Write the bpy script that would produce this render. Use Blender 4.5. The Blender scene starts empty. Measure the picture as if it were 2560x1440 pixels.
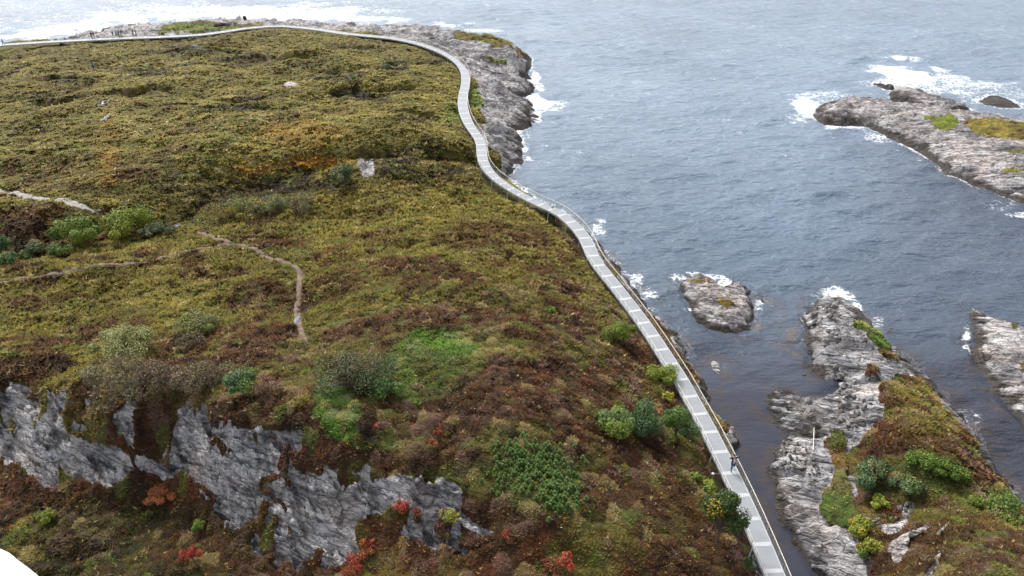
import bpy, bmesh, math, random
import numpy as np
from mathutils import Vector, Matrix

random.seed(7)
RNG = np.random.default_rng(11)
scene = bpy.context.scene
COL = scene.collection

# ------------------------------------------------------------------ camera
F_PX, PITCH, CAMZ = 1809.0, math.radians(30.6), 50.0
CP, SP = math.cos(PITCH), math.sin(PITCH)


def ray(px, py):
    a = (np.asarray(px, float) - 1280) / F_PX
    b = (720 - np.asarray(py, float)) / F_PX
    return a, CP + b * SP, -SP + b * CP


def at(px, py, z=0.0):
    dx, dy, dz = ray(px, py)
    t = (np.asarray(z, float) - CAMZ) / dz
    return dx * t, dy * t


def project(x, y, z):
    dep = y * CP - (z - CAMZ) * SP
    up = y * SP + (z - CAMZ) * CP
    dep = np.maximum(dep, 1.0)
    return 1280 + F_PX * x / dep, 720 - F_PX * up / dep, dep


cam_d = bpy.data.cameras.new('camera')
cam = bpy.data.objects.new('camera', cam_d)
COL.objects.link(cam)
cam.location = (0, 0, CAMZ)
cam.rotation_euler = (math.pi / 2 - PITCH, 0, 0)
cam_d.sensor_width = 36
cam_d.lens = F_PX / 2560 * 36
cam_d.clip_start, cam_d.clip_end = 0.5, 20000
scene.camera = cam


# ------------------------------------------------------------------ noise
def _h(ix, iy, seed):
    n = (ix.astype(np.int64) * 374761393 + iy.astype(np.int64) * 668265263 + seed * 1442695041) & 0xFFFFFFFF
    n = ((n ^ (n >> 13)) * 1274126177) & 0xFFFFFFFF
    n = ((n ^ (n >> 16)) * 2246822519) & 0xFFFFFFFF
    n = n ^ (n >> 15)
    return (n & 0xFFFFFF) / float(0xFFFFFF)


def vn(x, y, seed=0):
    ix, iy = np.floor(x), np.floor(y)
    fx, fy = x - ix, y - iy
    ux = fx * fx * fx * (fx * (fx * 6 - 15) + 10)
    uy = fy * fy * fy * (fy * (fy * 6 - 15) + 10)
    a, b = _h(ix, iy, seed), _h(ix + 1, iy, seed)
    c, d = _h(ix, iy + 1, seed), _h(ix + 1, iy + 1, seed)
    return (a * (1 - ux) + b * ux) * (1 - uy) + (c * (1 - ux) + d * ux) * uy


def fbm(x, y, o=4, seed=0, gain=0.5):
    s, a, t = 0.0, 1.0, 0.0
    for i in range(o):
        cx, sx = math.cos(i * 0.9), math.sin(i * 0.9)
        s = s + a * vn(x * cx - y * sx + 17.3 * i, x * sx + y * cx - 9.1 * i, seed + i)
        t += a
        a *= gain
        x, y = x * 2.03, y * 2.03
    return s / t


def ridged(x, y, o=4, seed=0):
    s, a, t = 0.0, 1.0, 0.0
    for i in range(o):
        s = s + a * (1 - np.abs(2 * vn(x, y, seed + i) - 1))
        t += a
        a *= 0.5
        x, y = x * 2.1 + 3.7, y * 2.1 + 1.9
    return s / t


def worley(x, y, seed=0):
    ix, iy = np.floor(x), np.floor(y)
    f1 = np.full(np.shape(x), 9.0)
    f2 = f1.copy()
    cid = np.zeros(np.shape(x))
    for dx in (-1, 0, 1):
        for dy in (-1, 0, 1):
            cx, cy = ix + dx, iy + dy
            qx, qy = cx + _h(cx, cy, seed), cy + _h(cx, cy, seed + 5)
            d = np.hypot(qx - x, qy - y)
            m = d < f1
            f2 = np.where(m, f1, np.minimum(f2, d))
            cid = np.where(m, _h(cx, cy, seed + 9), cid)
            f1 = np.where(m, d, f1)
    return f1, f2, cid


def ss(a, b, x):
    t = np.clip((x - a) / (b - a), 0, 1)
    return t * t * (3 - 2 * t)


def inside(px, py, poly):
    r = np.zeros(np.shape(px), bool)
    n = len(poly)
    for i in range(n):
        x0, y0 = poly[i]
        x1, y1 = poly[(i + 1) % n]
        if y0 == y1:
            continue
        c = ((y0 > py) != (y1 > py)) & (px < (x1 - x0) * (py - y0) / (y1 - y0) + x0)
        r ^= c
    return r


def segdist(px, py, pts, closed=False):
    d = np.full(np.shape(px), 1e9)
    n = len(pts)
    for i in range(n if closed else n - 1):
        x0, y0 = pts[i]
        x1, y1 = pts[(i + 1) % n]
        vx, vy = x1 - x0, y1 - y0
        L = vx * vx + vy * vy + 1e-12
        t = np.clip(((px - x0) * vx + (py - y0) * vy) / L, 0, 1)
        d = np.minimum(d, (px - x0 - t * vx) ** 2 + (py - y0 - t * vy) ** 2)
    return np.sqrt(d)


def sdf(x, y, poly):
    d = segdist(x, y, poly, True)
    return np.where(inside(x, y, poly), d, -d)


# ------------------------------------------------------------------ walkway trace (left edge, right edge) in photo pixels
WALK = [((-240, 137), (-240, 128)), ((-120, 127), (-120, 118)), ((0, 116), (0, 108)), ((130, 108), (130, 99.5)), ((290, 99), (290, 92)),
        ((400, 96), (402, 88.6)), ((500, 92), (502, 83)), ((530, 88.5), (532, 79.5)), ((556, 84), (558, 74.5)), ((609, 75.5), (611, 67)),
        ((664, 70), (668, 62)), ((706, 68.5), (711, 61.5)), ((755, 73), (761, 65)), ((798, 78.5), (804, 69.5)), ((858, 88), (866, 79)),
        ((920, 93), (928, 86)), ((954, 95.5), (961, 89.5)), ((980, 98), (987, 93)), ((1003, 102.5), (1010, 97)), ((1025, 107), (1033, 102)),
        ((1045, 113), (1056, 107.5)), ((1068, 120), (1077, 115)), ((1086, 127), (1097, 123)), ((1104, 135), (1116, 131.5)),
        ((1119.5, 144), (1132, 141)), ((1132, 152.7), (1146, 151)), ((1142, 162), (1156, 160.5)), ((1148.5, 172.5), (1165, 171)),
        ((1152, 184), (1172, 183)), ((1153, 196), (1175, 195.6)), ((1153, 207.7), (1175, 207.7)), ((1150.5, 220.5), (1173.5, 220)),
        ((1147.5, 232), (1170.5, 232)), ((1145, 245), (1169, 245)), ((1144, 257.5), (1168.5, 257)), ((1145.5, 270), (1170, 270)),
        ((1148, 283), (1174, 282.5)), ((1153, 296), (1178, 295.6)), ((1160, 309), (1183.5, 308)), ((1168.5, 322), (1190.5, 320.6)),
        ((1177.5, 335), (1200, 333)), ((1186, 348), (1209, 346)), ((1190, 362), (1215, 361)), ((1191, 375.6), (1217, 375)),
        ((1192, 388.5), (1218, 388)), ((1194.5, 402.5), (1220.5, 401.5)), ((1202, 418), (1226, 416)), ((1213, 432), (1236, 429.5)),
        ((1229, 447), (1249, 443.5)), ((1249, 461), (1266, 456.5)), ((1270, 474), (1284.5, 469.5)), ((1293, 488), (1307, 482.5)),
        ((1318, 501), (1332, 495)), ((1345, 515), (1360, 507.5)), ((1371, 527), (1388, 518.5)), ((1396, 541), (1416, 533.5)),
        ((1415, 558), (1440, 552)), ((1433, 577), (1461, 572)), ((1447, 597), (1477, 593)), ((1457, 618), (1487.5, 615)),
        ((1466.5, 641), (1497, 637.5)), ((1481.5, 666), (1512, 661)), ((1502, 692), (1533, 687.5)), ((1525, 720), (1556, 715)),
        ((1548, 750), (1578.5, 744)), ((1570.5, 780), (1602, 774)), ((1592, 810), (1625, 804)), ((1614, 843), (1648.5, 837)),
        ((1635.5, 877), (1671, 871)), ((1657.5, 913), (1695.5, 907.5)), ((1682, 952), (1720.5, 946)), ((1706, 994), (1744, 988)),
        ((1730.5, 1037.5), (1768.5, 1032)), ((1755, 1083), (1794, 1077)), ((1779, 1133), (1819.5, 1126.5)), ((1803, 1185.5), (1847, 1179)),
        ((1829, 1241), (1874, 1235)), ((1855, 1300), (1901, 1294)), ((1881, 1363), (1929, 1357.5)), ((1907.5, 1430), (1957.5, 1424)),
        ((1935, 1501), (1986.5, 1494)), ((1964, 1577), (2017, 1569)), ((1995, 1660), (2049, 1651))]


def walk_z(py):
    return float(np.interp(py, [60, 110, 200, 330, 420, 520, 700, 1200, 1600], [6.3, 6.2, 6.6, 6.6, 6.1, 5.7, 5.5, 5.0, 4.8]))


WL, WR = [], []
for (l, r) in WALK:
    z = walk_z((l[1] + r[1]) / 2)
    WL.append((*map(float, at(l[0], l[1], z)), z))
    WR.append((*map(float, at(r[0], r[1], z)), z))
# the far stretch is traced in long steps: cut it into panels of about the same length
L2, R2 = [], []
for i in range(len(WL) - 1):
    a, b = np.array(WL[i]), np.array(WL[i + 1])
    c, d = np.array(WR[i]), np.array(WR[i + 1])
    n = max(1, int(round(np.linalg.norm(b + d - a - c) / 2 / 4.2))) if i < 16 else 1
    for k in range(n):
        t = k / n
        L2.append(a + (b - a) * t)
        R2.append(c + (d - c) * t)
L2.append(np.array(WL[-1]))
R2.append(np.array(WR[-1]))
WL, WR = np.array(L2), np.array(R2)
for _ in range(2):                               # relax the traced jitter of the far stretch a little
    for A in (WL, WR):
        m = 24
        A[1:m - 1] = 0.25 * A[:m - 2] + 0.5 * A[1:m - 1] + 0.25 * A[2:m]
# keep the deck a sensible width where the view is grazing
mid = (WL + WR) / 2
tan = np.gradient(mid, axis=0)
nrm = np.stack([-tan[:, 1], tan[:, 0], np.zeros(len(mid))], 1)      # towards the sea
nrm /= np.linalg.norm(nrm, axis=1)[:, None] + 1e-9
wid = np.einsum('ij,ij->i', WR - WL, nrm)
print('panels', len(mid), 'width', wid.round(1)[::4])
wid = np.clip(np.abs(wid), 1.5, 2.6)
for _ in range(3):
    wid[1:-1] = 0.25 * wid[:-2] + 0.5 * wid[1:-1] + 0.25 * wid[2:]
WL = mid - nrm * wid[:, None] / 2
WR = mid + nrm * wid[:, None] / 2
WMID = mid

# ------------------------------------------------------------------ coastlines and heights in photo pixels
COAST = [(-700, 215), (-400, 165), (-200, 140), (-60, 118), (0, 104), (60, 94), (140, 87), (200, 74), (260, 62), (330, 53), (400, 52), (450, 48), (520, 47),
         (600, 44), (640, 46), (700, 52), (780, 50), (870, 55), (930, 53), (1000, 55), (1060, 58), (1110, 62), (1150, 69), (1200, 80),
         (1240, 90), (1280, 106), (1312, 127), (1328, 150), (1328, 172), (1312, 184), (1322, 192), (1334, 207), (1338, 225), (1322, 240),
         (1305, 246), (1328, 262), (1340, 283), (1345, 300), (1322, 318), (1297, 330), (1306, 355), (1311, 380), (1305, 405),
         (1285, 430), (1268, 445), (1285, 460), (1318, 482), (1360, 512), (1410, 535), (1455, 570), (1490, 605), (1515, 640), (1548, 672),
         (1580, 712), (1605, 748), (1640, 790), (1680, 828), (1702, 860), (1724, 893), (1746, 930), (1758, 960), (1786, 998), (1780, 1020),
         (1800, 1048), (1832, 1085), (1847, 1112), (1842, 1132), (1838, 1155), (1842, 1185), (1850, 1230), (1868, 1290), (1890, 1360), (1915, 1440),
         (1945, 1540), (1990, 1700)]
COAST_Z = [2.0 if (y < 100 and x < 1260) else (1.0 if y < 130 and x < 1315 else 0.0) for x, y in COAST]
HEADL = [(2150, 1700), (2075, 1500), (2045, 1450), (2012, 1405), (1977, 1350), (1957, 1310), (1942, 1270), (1930, 1230), (1922, 1205), (1920, 1180),
         (1936, 1160), (1932, 1140), (1952, 1110), (1955, 1080), (1940, 1060), (1922, 1040), (1914, 1020), (1917, 1000), (1932, 985),
         (1960, 972), (1985, 978), (2003, 1000), (2032, 990), (2060, 985), (2098, 972), (2098, 958), (2068, 950), (2040, 942), (2016, 925), (2022, 900),
         (2010, 880), (2005, 852), (2016, 830), (2010, 800), (2026, 772), (2032, 747), (2060, 740), (2090, 743), (2112, 752), (2132, 770),
         (2152, 790), (2182, 820), (2212, 850), (2252, 890), (2300, 930), (2340, 970), (2372, 1010), (2412, 1060), (2452, 1110), (2490, 1168),
         (2522, 1212), (2546, 1243), (2600, 1300), (2750, 1440), (2950, 1650)]


def wpoly(pts, zs=None):
    zs = zs or [0.0] * len(pts)
    return [tuple(map(float, at(p[0], p[1], z))) for p, z in zip(pts, zs)]


coast_w = wpoly(COAST, COAST_Z)
MAIN_POLY = coast_w + [(14, -40), (-500, -40), (-600, 250)]
head_w = wpoly(HEADL)
HEAD_POLY = head_w + [(120, -30), (22, -30)]

CTRL = """0,128,4.6 100,130,5 250,110,5.2 400,108,5.2 560,100,5.6 700,82,6.1 850,97,5.9 960,112,5.2 1060,134,5 1120,160,5.4 1138,220,5.8 1130,262,6.1
860,150,8 900,122,6.6 930,165,7.2 1000,200,6.5 1010,160,5.2 100,200,5.6 250,170,5.5 400,160,6 490,122,5.1 600,150,6.6 720,150,6.8 650,190,5.8
-150,200,5 -150,350,5.5 -150,450,5.5
100,320,6 300,300,6 500,300,6.5 700,320,6 850,300,6.4 1000,300,6.8 1100,330,6.4 1150,372,5.8 200,420,5.5 400,420,5.4 600,400,5.5 780,380,5.5 900,370,6.4 1050,372,7 1120,362,6.6
640,480,4.9 740,455,5.5 820,432,6 1040,418,6.2 560,492,4.6 880,398,6.6 930,400,6.6 1000,400,6 1100,410,5.9 1170,413,5.3 900,442,2 940,442,1.9 1000,444,2 1080,442,2 1170,438,1.9 600,506,2 700,488,1.8
850,462,1.7 780,474,1.8 650,503,1.8 550,530,1.8 450,562,2.2 380,592,2 280,612,1.8 200,618,1.8 100,642,1.5 0,657,1.5 -100,670,1.5
700,450,4.6 500,480,4.6 350,500,4.1 240,525,3.6 130,500,4.6 0,480,5 100,540,4.5 0,560,3.6 -120,560,3.6
1195,468,4.9 1100,458,6 1000,468,6.5 900,488,6.5 800,510,6 700,545,5.8 600,565,5.5 520,585,4.8 400,607,4 300,632,3.7 200,650,3.2 100,668,3 0,692,3
1290,530,5.1 1250,560,6.5 1100,560,7.5 900,600,7.5 700,650,6.5 500,680,5.5 300,700,5 100,730,4.5
1380,620,5.6 1300,650,8 1100,680,9 900,720,9 700,760,8 500,780,7.5 300,800,7 100,820,6.5 -150,850,6.5
1470,730,6.6 1400,780,9 1250,830,10.4 1050,860,10.5 850,860,10 650,880,9.5 450,900,9 250,920,9 50,930,8.5 -150,950,8.3
1560,870,6.5 1500,900,8.5 1350,950,11 1150,980,11.5 950,980,11.3 800,1000,11.2 650,1000,10.5
1640,990,5.8 1560,1010,7.5 1450,1060,10 1280,1080,12 1080,1080,12 900,1080,11.8
1730,1120,4.9 1650,1150,6.5 1500,1180,9.5 1330,1180,11.5 1150,1180,11.5
1775,1210,4.2 1815,1310,3.8 1860,1400,3.5 1890,1480,3.2 1700,1290,6 1600,1300,8 1450,1290,10 1300,1270,11
1790,1400,4.8 1650,1420,6.8 1500,1420,8.2 1350,1400,9 1250,1390,8.8
0,968,8.5 60,962,8.5 150,1020,8.1 250,1060,8 330,1090,7.6 430,1080,7.6 470,1010,9.6 560,1060,10.6 640,1080,10.8 740,1110,11 840,1160,11 1000,1180,11.1 1130,1230,10.5 1255,1330,9.4
-120,975,8.3 -120,1130,3 0,1135,3 90,1200,3 200,1207,3 300,1217,3 400,1195,3.4 500,1282,3.1 560,1332,3 610,1377,3 700,1432,3 800,1448,3.8 900,1400,5.4 1000,1335,7.4 1100,1325,8.1 1200,1355,8.4
250,1130,5 120,1110,5.2 640,1250,6.4 800,1300,6.8 900,1250,8.4 700,1180,9 560,1180,7
50,1300,2.8 200,1330,2.7 300,1420,2.6 0,1440,2.5 -150,1350,2.5 100,1520,2.5 450,1400,2.8 550,1440,2.8 1000,1440,6.2 1150,1450,7.3 700,1540,3 1000,1560,5.6 1400,1560,6.6 1700,1560,5 -200,1600,2.5 500,1700,2.6 1200,1720,5
1170,84,5.4 1200,92,6.2 1240,103,7 1285,122,6.4 1305,140,5 1230,155,3.2 1270,166,2.6 1305,176,1.2 1160,125,4.4 1190,118,5.2 1100,85,4.6 1050,75,4.2 950,72,4.2 850,66,4.4 750,56,4 600,54,4 450,62,4.5 520,68,5 350,72,3.8 200,92,3.6
1200,158,3.8 1260,190,3.2 1300,215,2 1220,230,3 1270,285,2 1230,300,2.8 1200,270,4 1260,340,1.8 1215,350,4.4 1240,400,3 1275,395,1.4 1180,180,5 1190,210,4.6
1330,505,2 1420,556,2.4 1480,620,2.7 1530,690,3 1590,775,3.2 1650,850,3.2 1700,905,2.8 1735,950,2.2 1790,1060,2.6 1822,1110,2.4 1820,1150,2.4
2060,790,1.5 2100,850,2.2 2150,900,2.4 2200,950,2.8 2080,1060,1.3 2120,1150,1.6 2000,1045,1.5 2020,1130,1.6 1990,1230,2 2030,1300,2 2080,1400,2.2 1960,1010,1.2 1990,1180,1.1 2050,880,1.4 2070,920,.8
2250,980,4.2 2300,1050,5.2 2350,1130,5.2 2400,1180,4.2 2230,1100,5.2 2200,1000,3.6 2300,1180,5.4 2450,1205,2.8 2220,1200,4.2 2165,1165,2.3 2130,1230,2 2150,1300,2.2 2130,1400,2.4 2250,1265,3.5 2400,1255,4 2530,1272,3 2320,1268,4
2210,1380,3 2200,1450,3 2255,1345,5.8 2340,1292,6.4 2450,1300,7 2300,1380,8.4 2400,1400,9.4 2500,1380,9 2560,1330,7.4 2350,1470,10 2560,1470,10 2245,1470,6 2700,1420,8 2700,1560,9 2400,1570,10 2180,1560,3 2640,1340,5"""
pts = [tuple(map(float, t.split(','))) for t in CTRL.split()]
cx, cy, cz = [], [], []
for px, py, z in pts:
    x, y = at(px, py, z)
    cx.append(x); cy.append(y); cz.append(z)
for w in (coast_w, head_w):
    for (x0, y0), (x1, y1) in zip(w[:-1], w[1:]):
        n = max(1, int(math.hypot(x1 - x0, y1 - y0) / 5))
        for k in range(n):
            cx.append(x0 + (x1 - x0) * k / n); cy.append(y0 + (y1 - y0) * k / n); cz.append(0.15)
P = np.stack([cx, cy], 1).astype(float)
Z = np.array(cz, float)
D = np.hypot(P[:, None, 0] - P[None, :, 0], P[:, None, 1] - P[None, :, 1])
N = len(P)
A = np.zeros((N + 1, N + 1))
A[:N, :N] = -np.sqrt(D * D + 1.0) + 0 * D
A[:N, :N] -= np.eye(N) * -0.25
A[:N, N] = 1
A[N, :N] = 1
W = np.linalg.solve(A, np.append(Z, 0))

# polar grids: log r by theta
R0, R1, TH = 24.0, 335.0, 0.98


def grid(dl):
    nr = int(math.log(R1 / R0) / dl) + 1
    nt = int(2 * TH / dl) + 1
    r = R0 * np.exp(np.arange(nr) * dl)
    t = -TH + np.arange(nt) * dl
    rr, tt = np.meshgrid(r, t, indexing='ij')
    return rr * np.sin(tt), rr * np.cos(tt)


def lookup(G, dl, x, y):
    r = np.hypot(x, y)
    i = np.clip(np.log(np.maximum(r, 1) / R0) / dl, 0, G.shape[0] - 1.001)
    j = np.clip((np.arctan2(x, y) + TH) / dl, 0, G.shape[1] - 1.001)
    i0, j0 = i.astype(int), j.astype(int)
    fi, fj = i - i0, j - j0
    return (G[i0, j0] * (1 - fi) * (1 - fj) + G[i0 + 1, j0] * fi * (1 - fj) + G[i0, j0 + 1] * (1 - fi) * fj + G[i0 + 1, j0 + 1] * fi * fj)


DC = 0.0104
gx, gy = grid(DC)
base = np.zeros(gx.shape)
fx, fy = gx.ravel(), gy.ravel()
bb = np.empty(fx.shape)
for s in range(0, len(fx), 8000):
    q = np.sqrt((fx[s:s + 8000, None] - P[None, :, 0]) ** 2 + (fy[s:s + 8000, None] - P[None, :, 1]) ** 2 + 1.0)
    bb[s:s + 8000] = -(q @ W[:N]) + W[N]
base = bb.reshape(gx.shape)
dcoast = np.maximum(sdf(gx, gy, MAIN_POLY), sdf(gx, gy, HEAD_POLY))
wpts = [tuple(p[:2]) for p in WMID]
dwalk = segdist(gx, gy, wpts)
# deck height of the nearest walkway point
zi = np.zeros(gx.shape)
best = np.full(gx.shape, 1e9)
for p in WMID:
    d = (gx - p[0]) ** 2 + (gy - p[1]) ** 2
    m = d < best
    zi = np.where(m, p[2], zi)
    best = np.where(m, d, best)

DF = 0.0026
X, Y = grid(DF)
H0 = lookup(base, DC, X, Y)
DCO = lookup(dcoast, DC, X, Y)
DCO = DCO + (fbm(X / 2.2, Y / 2.2, 4, 3) - 0.5) * 2.4
DW = lookup(dwalk, DC, X, Y)
ZW = lookup(zi, DC, X, Y)

# ------------------------------------------------------------------ rock / vegetation zones
CLIFF = [(-300, 985), (0, 975), (30, 965), (60, 958), (75, 985), (110, 1000), (140, 1030), (172, 1085), (200, 1062), (262, 1108), (310, 1092), (352, 1122),
         (400, 1140), (432, 1160), (438, 1100), (440, 1050), (468, 1005), (492, 1000), (530, 1075), (600, 1062), (640, 1060), (690, 1100),
         (740, 1140), (800, 1165), (870, 1172), (960, 1192), (1060, 1200), (1130, 1232), (1200, 1282), (1258, 1338), (1205, 1325), (1130, 1280),
         (1060, 1300), (1000, 1265), (930, 1285), (885, 1330), (905, 1390), (850, 1420), (800, 1442), (740, 1437), (690, 1412), (622, 1388),
         (600, 1342), (562, 1322), (540, 1272), (512, 1232), (485, 1200), (450, 1192), (400, 1202), (335, 1180), (320, 1202), (285, 1232),
         (230, 1222), (190, 1202), (170, 1182), (140, 1228), (80, 1207), (50, 1172), (30, 1142), (-300, 1130)]
CLIFF_HOLES = [[(150, 1085), (300, 1090), (430, 1165), (425, 1178), (250, 1120)], [(640, 1190), (690, 1185), (720, 1195), (660, 1215)],
               [(815, 1215), (845, 1215), (870, 1260), (855, 1270), (825, 1245)], [(740, 1140), (820, 1180), (800, 1190), (730, 1170)]]
GULLYROCK = [[(888, 402), (905, 396), (936, 404), (940, 440), (908, 446), (894, 425)], [(430, 558), (450, 558), (450, 564), (430, 564)]]
COASTVEG = [[(395, 78), (415, 66), (460, 62), (520, 62), (600, 62), (655, 58), (660, 70), (540, 80), (400, 85)],
            [(1130, 82), (1180, 82), (1240, 93), (1285, 108), (1308, 128), (1312, 140), (1296, 152), (1288, 150), (1290, 122), (1262, 122), (1232, 124), (1222, 112), (1200, 112), (1180, 105), (1140, 100)],
            [(1200, 134), (1240, 148), (1275, 158), (1262, 163), (1220, 150)], [(1222, 163), (1240, 165), (1240, 172), (1226, 170)], [(1140, 134), (1160, 136), (1160, 142), (1145, 142)],
            [(1172, 188), (1188, 200), (1197, 215), (1195, 230), (1215, 258), (1218, 262), (1200, 268), (1205, 282), (1210, 300), (1215, 318), (1190, 320), (1180, 300), (1168, 270), (1166, 240)],
            [(1214, 355), (1228, 372), (1246, 392), (1262, 400), (1250, 412), (1262, 425), (1240, 425), (1222, 400)],
            [(700, 70), (900, 78), (960, 84), (900, 90), (700, 76)], [(1220, 440), (1240, 440), (1270, 455), (1260, 465)]]
HEADVEG = [[(2195, 962), (2240, 955), (2310, 958), (2370, 1040), (2420, 1110), (2478, 1190), (2525, 1255), (2600, 1320), (2800, 1460), (2900, 1700), (2120, 1700),
            (2172, 1440), (2140, 1330), (2060, 1300), (2040, 1270), (2050, 1240), (2080, 1170), (2060, 1130), (2075, 1095), (2110, 1065), (2135, 1100), (2175, 1090), (2205, 1040)],
           [(2128, 812), (2158, 810), (2205, 850), (2225, 880), (2205, 880), (2165, 855)], [(2195, 890), (2240, 900), (2235, 915), (2190, 900)], [(2160, 920), (2190, 925), (2180, 950), (2155, 945)]]
HEADROCK = [[(2225, 1375), (2262, 1330), (2330, 1300), (2340, 1308), (2280, 1345), (2240, 1400)], [(2300, 1445), (2330, 1400), (2352, 1368), (2358, 1375), (2335, 1425), (2320, 1460)],
            [(2350, 1340), (2372, 1312), (2378, 1316), (2358, 1345)], [(2235, 1295), (2270, 1255), (2285, 1268), (2250, 1310), (2225, 1335), (2160, 1330)], [(2080, 1060), (2120, 1075), (2180, 1030), (2190, 1060), (2140, 1120), (2110, 1150), (2120, 1080)],
            [(2105, 1160), (2150, 1230), (2140, 1260), (2115, 1200)]]


def masks(x, y, z, dco, seed=0):
    """rock (0..1) from the traced zones, warped by noise"""
    px, py, dep = project(x, y, z)
    k = F_PX / dep
    wx = ((fbm(x / 2.6, y / 2.6, 5, 40, .62) - 0.5) * 2.2) * k
    wy = ((fbm(x / 2.6, y / 2.6, 5, 50, .62) - 0.5) * 1.5) * k
    qx, qy = px + wx, py + wy
    seaside = np.zeros(x.shape, bool)
    # sea side of the walkway on the outer coast
    side = [((l[0] + r[0]) / 2, (l[1] + r[1]) / 2) for l, r in WALK if (l[1] < 440)]
    outer = side + [(1290, 470), (1420, 440), (1420, 20), (-400, 20)]
    seaside = inside(px, py, outer)
    rock = seaside.copy()
    for p in COASTVEG:
        rock &= ~inside(qx, qy, p)
    cl = inside(qx, qy, CLIFF)
    for p in CLIFF_HOLES:
        cl &= ~inside(qx, qy, p)
    cl &= ~((fbm(x / 3.0, y / 3.0, 5, 55, .6) > .68) & (px < 1300))
    cl |= inside(px, py, [(-300, 940), (420, 1020), (760, 1090), (1150, 1200), (1300, 1330), (1150, 1400), (900, 1300), (760, 1450), (440, 1200), (-300, 1180)]) & (fbm(x / 2.4, y / 2.4, 5, 56, .6) > .61)
    uu, vv = x * .8 - y * .6, x * .6 + y * .8
    cl &= ~((ridged(uu * .16 + fbm(x / 3, y / 3, 3, 57), vv * .55, 4, 58) > .86) & (fbm(x / 6, y / 6, 3, 59) > .50))
    rock |= cl
    for p in GULLYROCK:
        rock |= inside(qx, qy, p)
    hd = (px > 1900) & (py > 700)
    hr = hd.copy()
    for p in HEADVEG:
        hr &= ~inside(qx, qy, p)
    for p in HEADROCK:
        hr |= inside(qx, qy, p) & hd
    rock = np.where(hd, hr, rock)
    strip = np.where(py < 560, 1.4, np.where(py < 780, 2.6, 1.5))
    rock |= (dco < np.where(hd, 1.3, strip) + (fbm(x / 2, y / 2, 3, 66) - .5) * 1.6)
    return rock, px, py, dep


land = DCO > -3.0
rock = np.zeros(X.shape)
r_, p_, q_, d_ = masks(X[land], Y[land], np.maximum(H0[land], 0), DCO[land])
rock[land] = r_
# soften
rk = rock.copy()
rk[1:-1, 1:-1] = (rock[1:-1, 1:-1] * 2 + rock[:-2, 1:-1] + rock[2:, 1:-1] + rock[1:-1, :-2] + rock[1:-1, 2:]) / 6


def rockdisp(x, y):
    u, v = x * 0.80 - y * 0.60, x * 0.60 + y * 0.80
    u = u + (fbm(x / 7, y / 7, 2, 81) - .5) * 5
    v = v + (fbm(x / 9, y / 9, 2, 82) - .5) * 4
    st = ridged(u * 0.05, v * 0.30, 5, 21)
    b1, b2, bid = worley(u * 0.11, v * 0.34, 30)
    f1, f2, cid = worley(u * 0.30, v * 0.85, 31)
    e = ss(0.0, 0.16, f2 - f1)
    g1, g2, cid2 = worley(u * 0.9 + 5, v * 1.9, 32)
    e2 = ss(0.0, 0.2, g2 - g1)
    w1 = v * 0.30 + (fbm(x / 6, y / 6, 3, 83) - .5) * 1.4 + u * .02
    w2 = v * 0.95 + (fbm(x / 3, y / 3, 3, 84) - .5) * 1.2 + u * .05
    saw = lambda w: (lambda f: np.where(f < .86, f / .86, (1 - f) / .14) - .5)(w - np.floor(w))
    w3 = v * 2.3 + (fbm(x / 1.5, y / 1.5, 3, 87) - .5) * 1.2 + u * .1
    a1 = .5 + 1.0 * vn(u * .12, v * .3, 85)
    a2 = .3 + 1.2 * vn(u * .3, v * .5, 86)
    return ((st - 0.6) * 1.2 + (bid - .5) * .7 * ss(0, .2, b2 - b1) + saw(w1) * .95 * a1 + saw(w2) * .42 * a2 + saw(w3) * .2 * a1 + (cid - 0.5) * 0.38 * e + (e - 1) * 0.3
            + (cid2 - .5) * 0.2 * e2 + (e2 - 1) * 0.12 + (fbm(x * 1.5, y * 1.5, 3, 77) - .5) * 0.25)


H = H0.copy()
q1, q2, qid = worley(X / 1.05 + .6 * fbm(X, Y, 2, 61), Y / 1.05 + .6 * fbm(X, Y, 2, 62), 60)
cush = np.maximum(0, 1 - (q1 / .75) ** 2)
big = (fbm(X / 17, Y / 17, 3, 1) - 0.5) * 3.6 + (ridged(X / 26 + 2, Y / 13, 3, 8) - .6) * 1.6
veg_rel = big * ss(2, 16, DW) + (fbm(X / 4.0, Y / 4.0, 3, 2) - 0.5) * 1.1 + cush * (.18 + .28 * vn(X / 5, Y / 5, 63))
rel = np.zeros(X.shape)
fk = ss(105, 150, Y[land])
rel[land] = rockdisp(X[land], Y[land]) * (1 - fk) + fk * (rockdisp(X[land] * .5, Y[land] * .5) * 1.5 + .35 * rockdisp(X[land], Y[land]))
calm = ss(0.3, 3.0, DCO)
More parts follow.
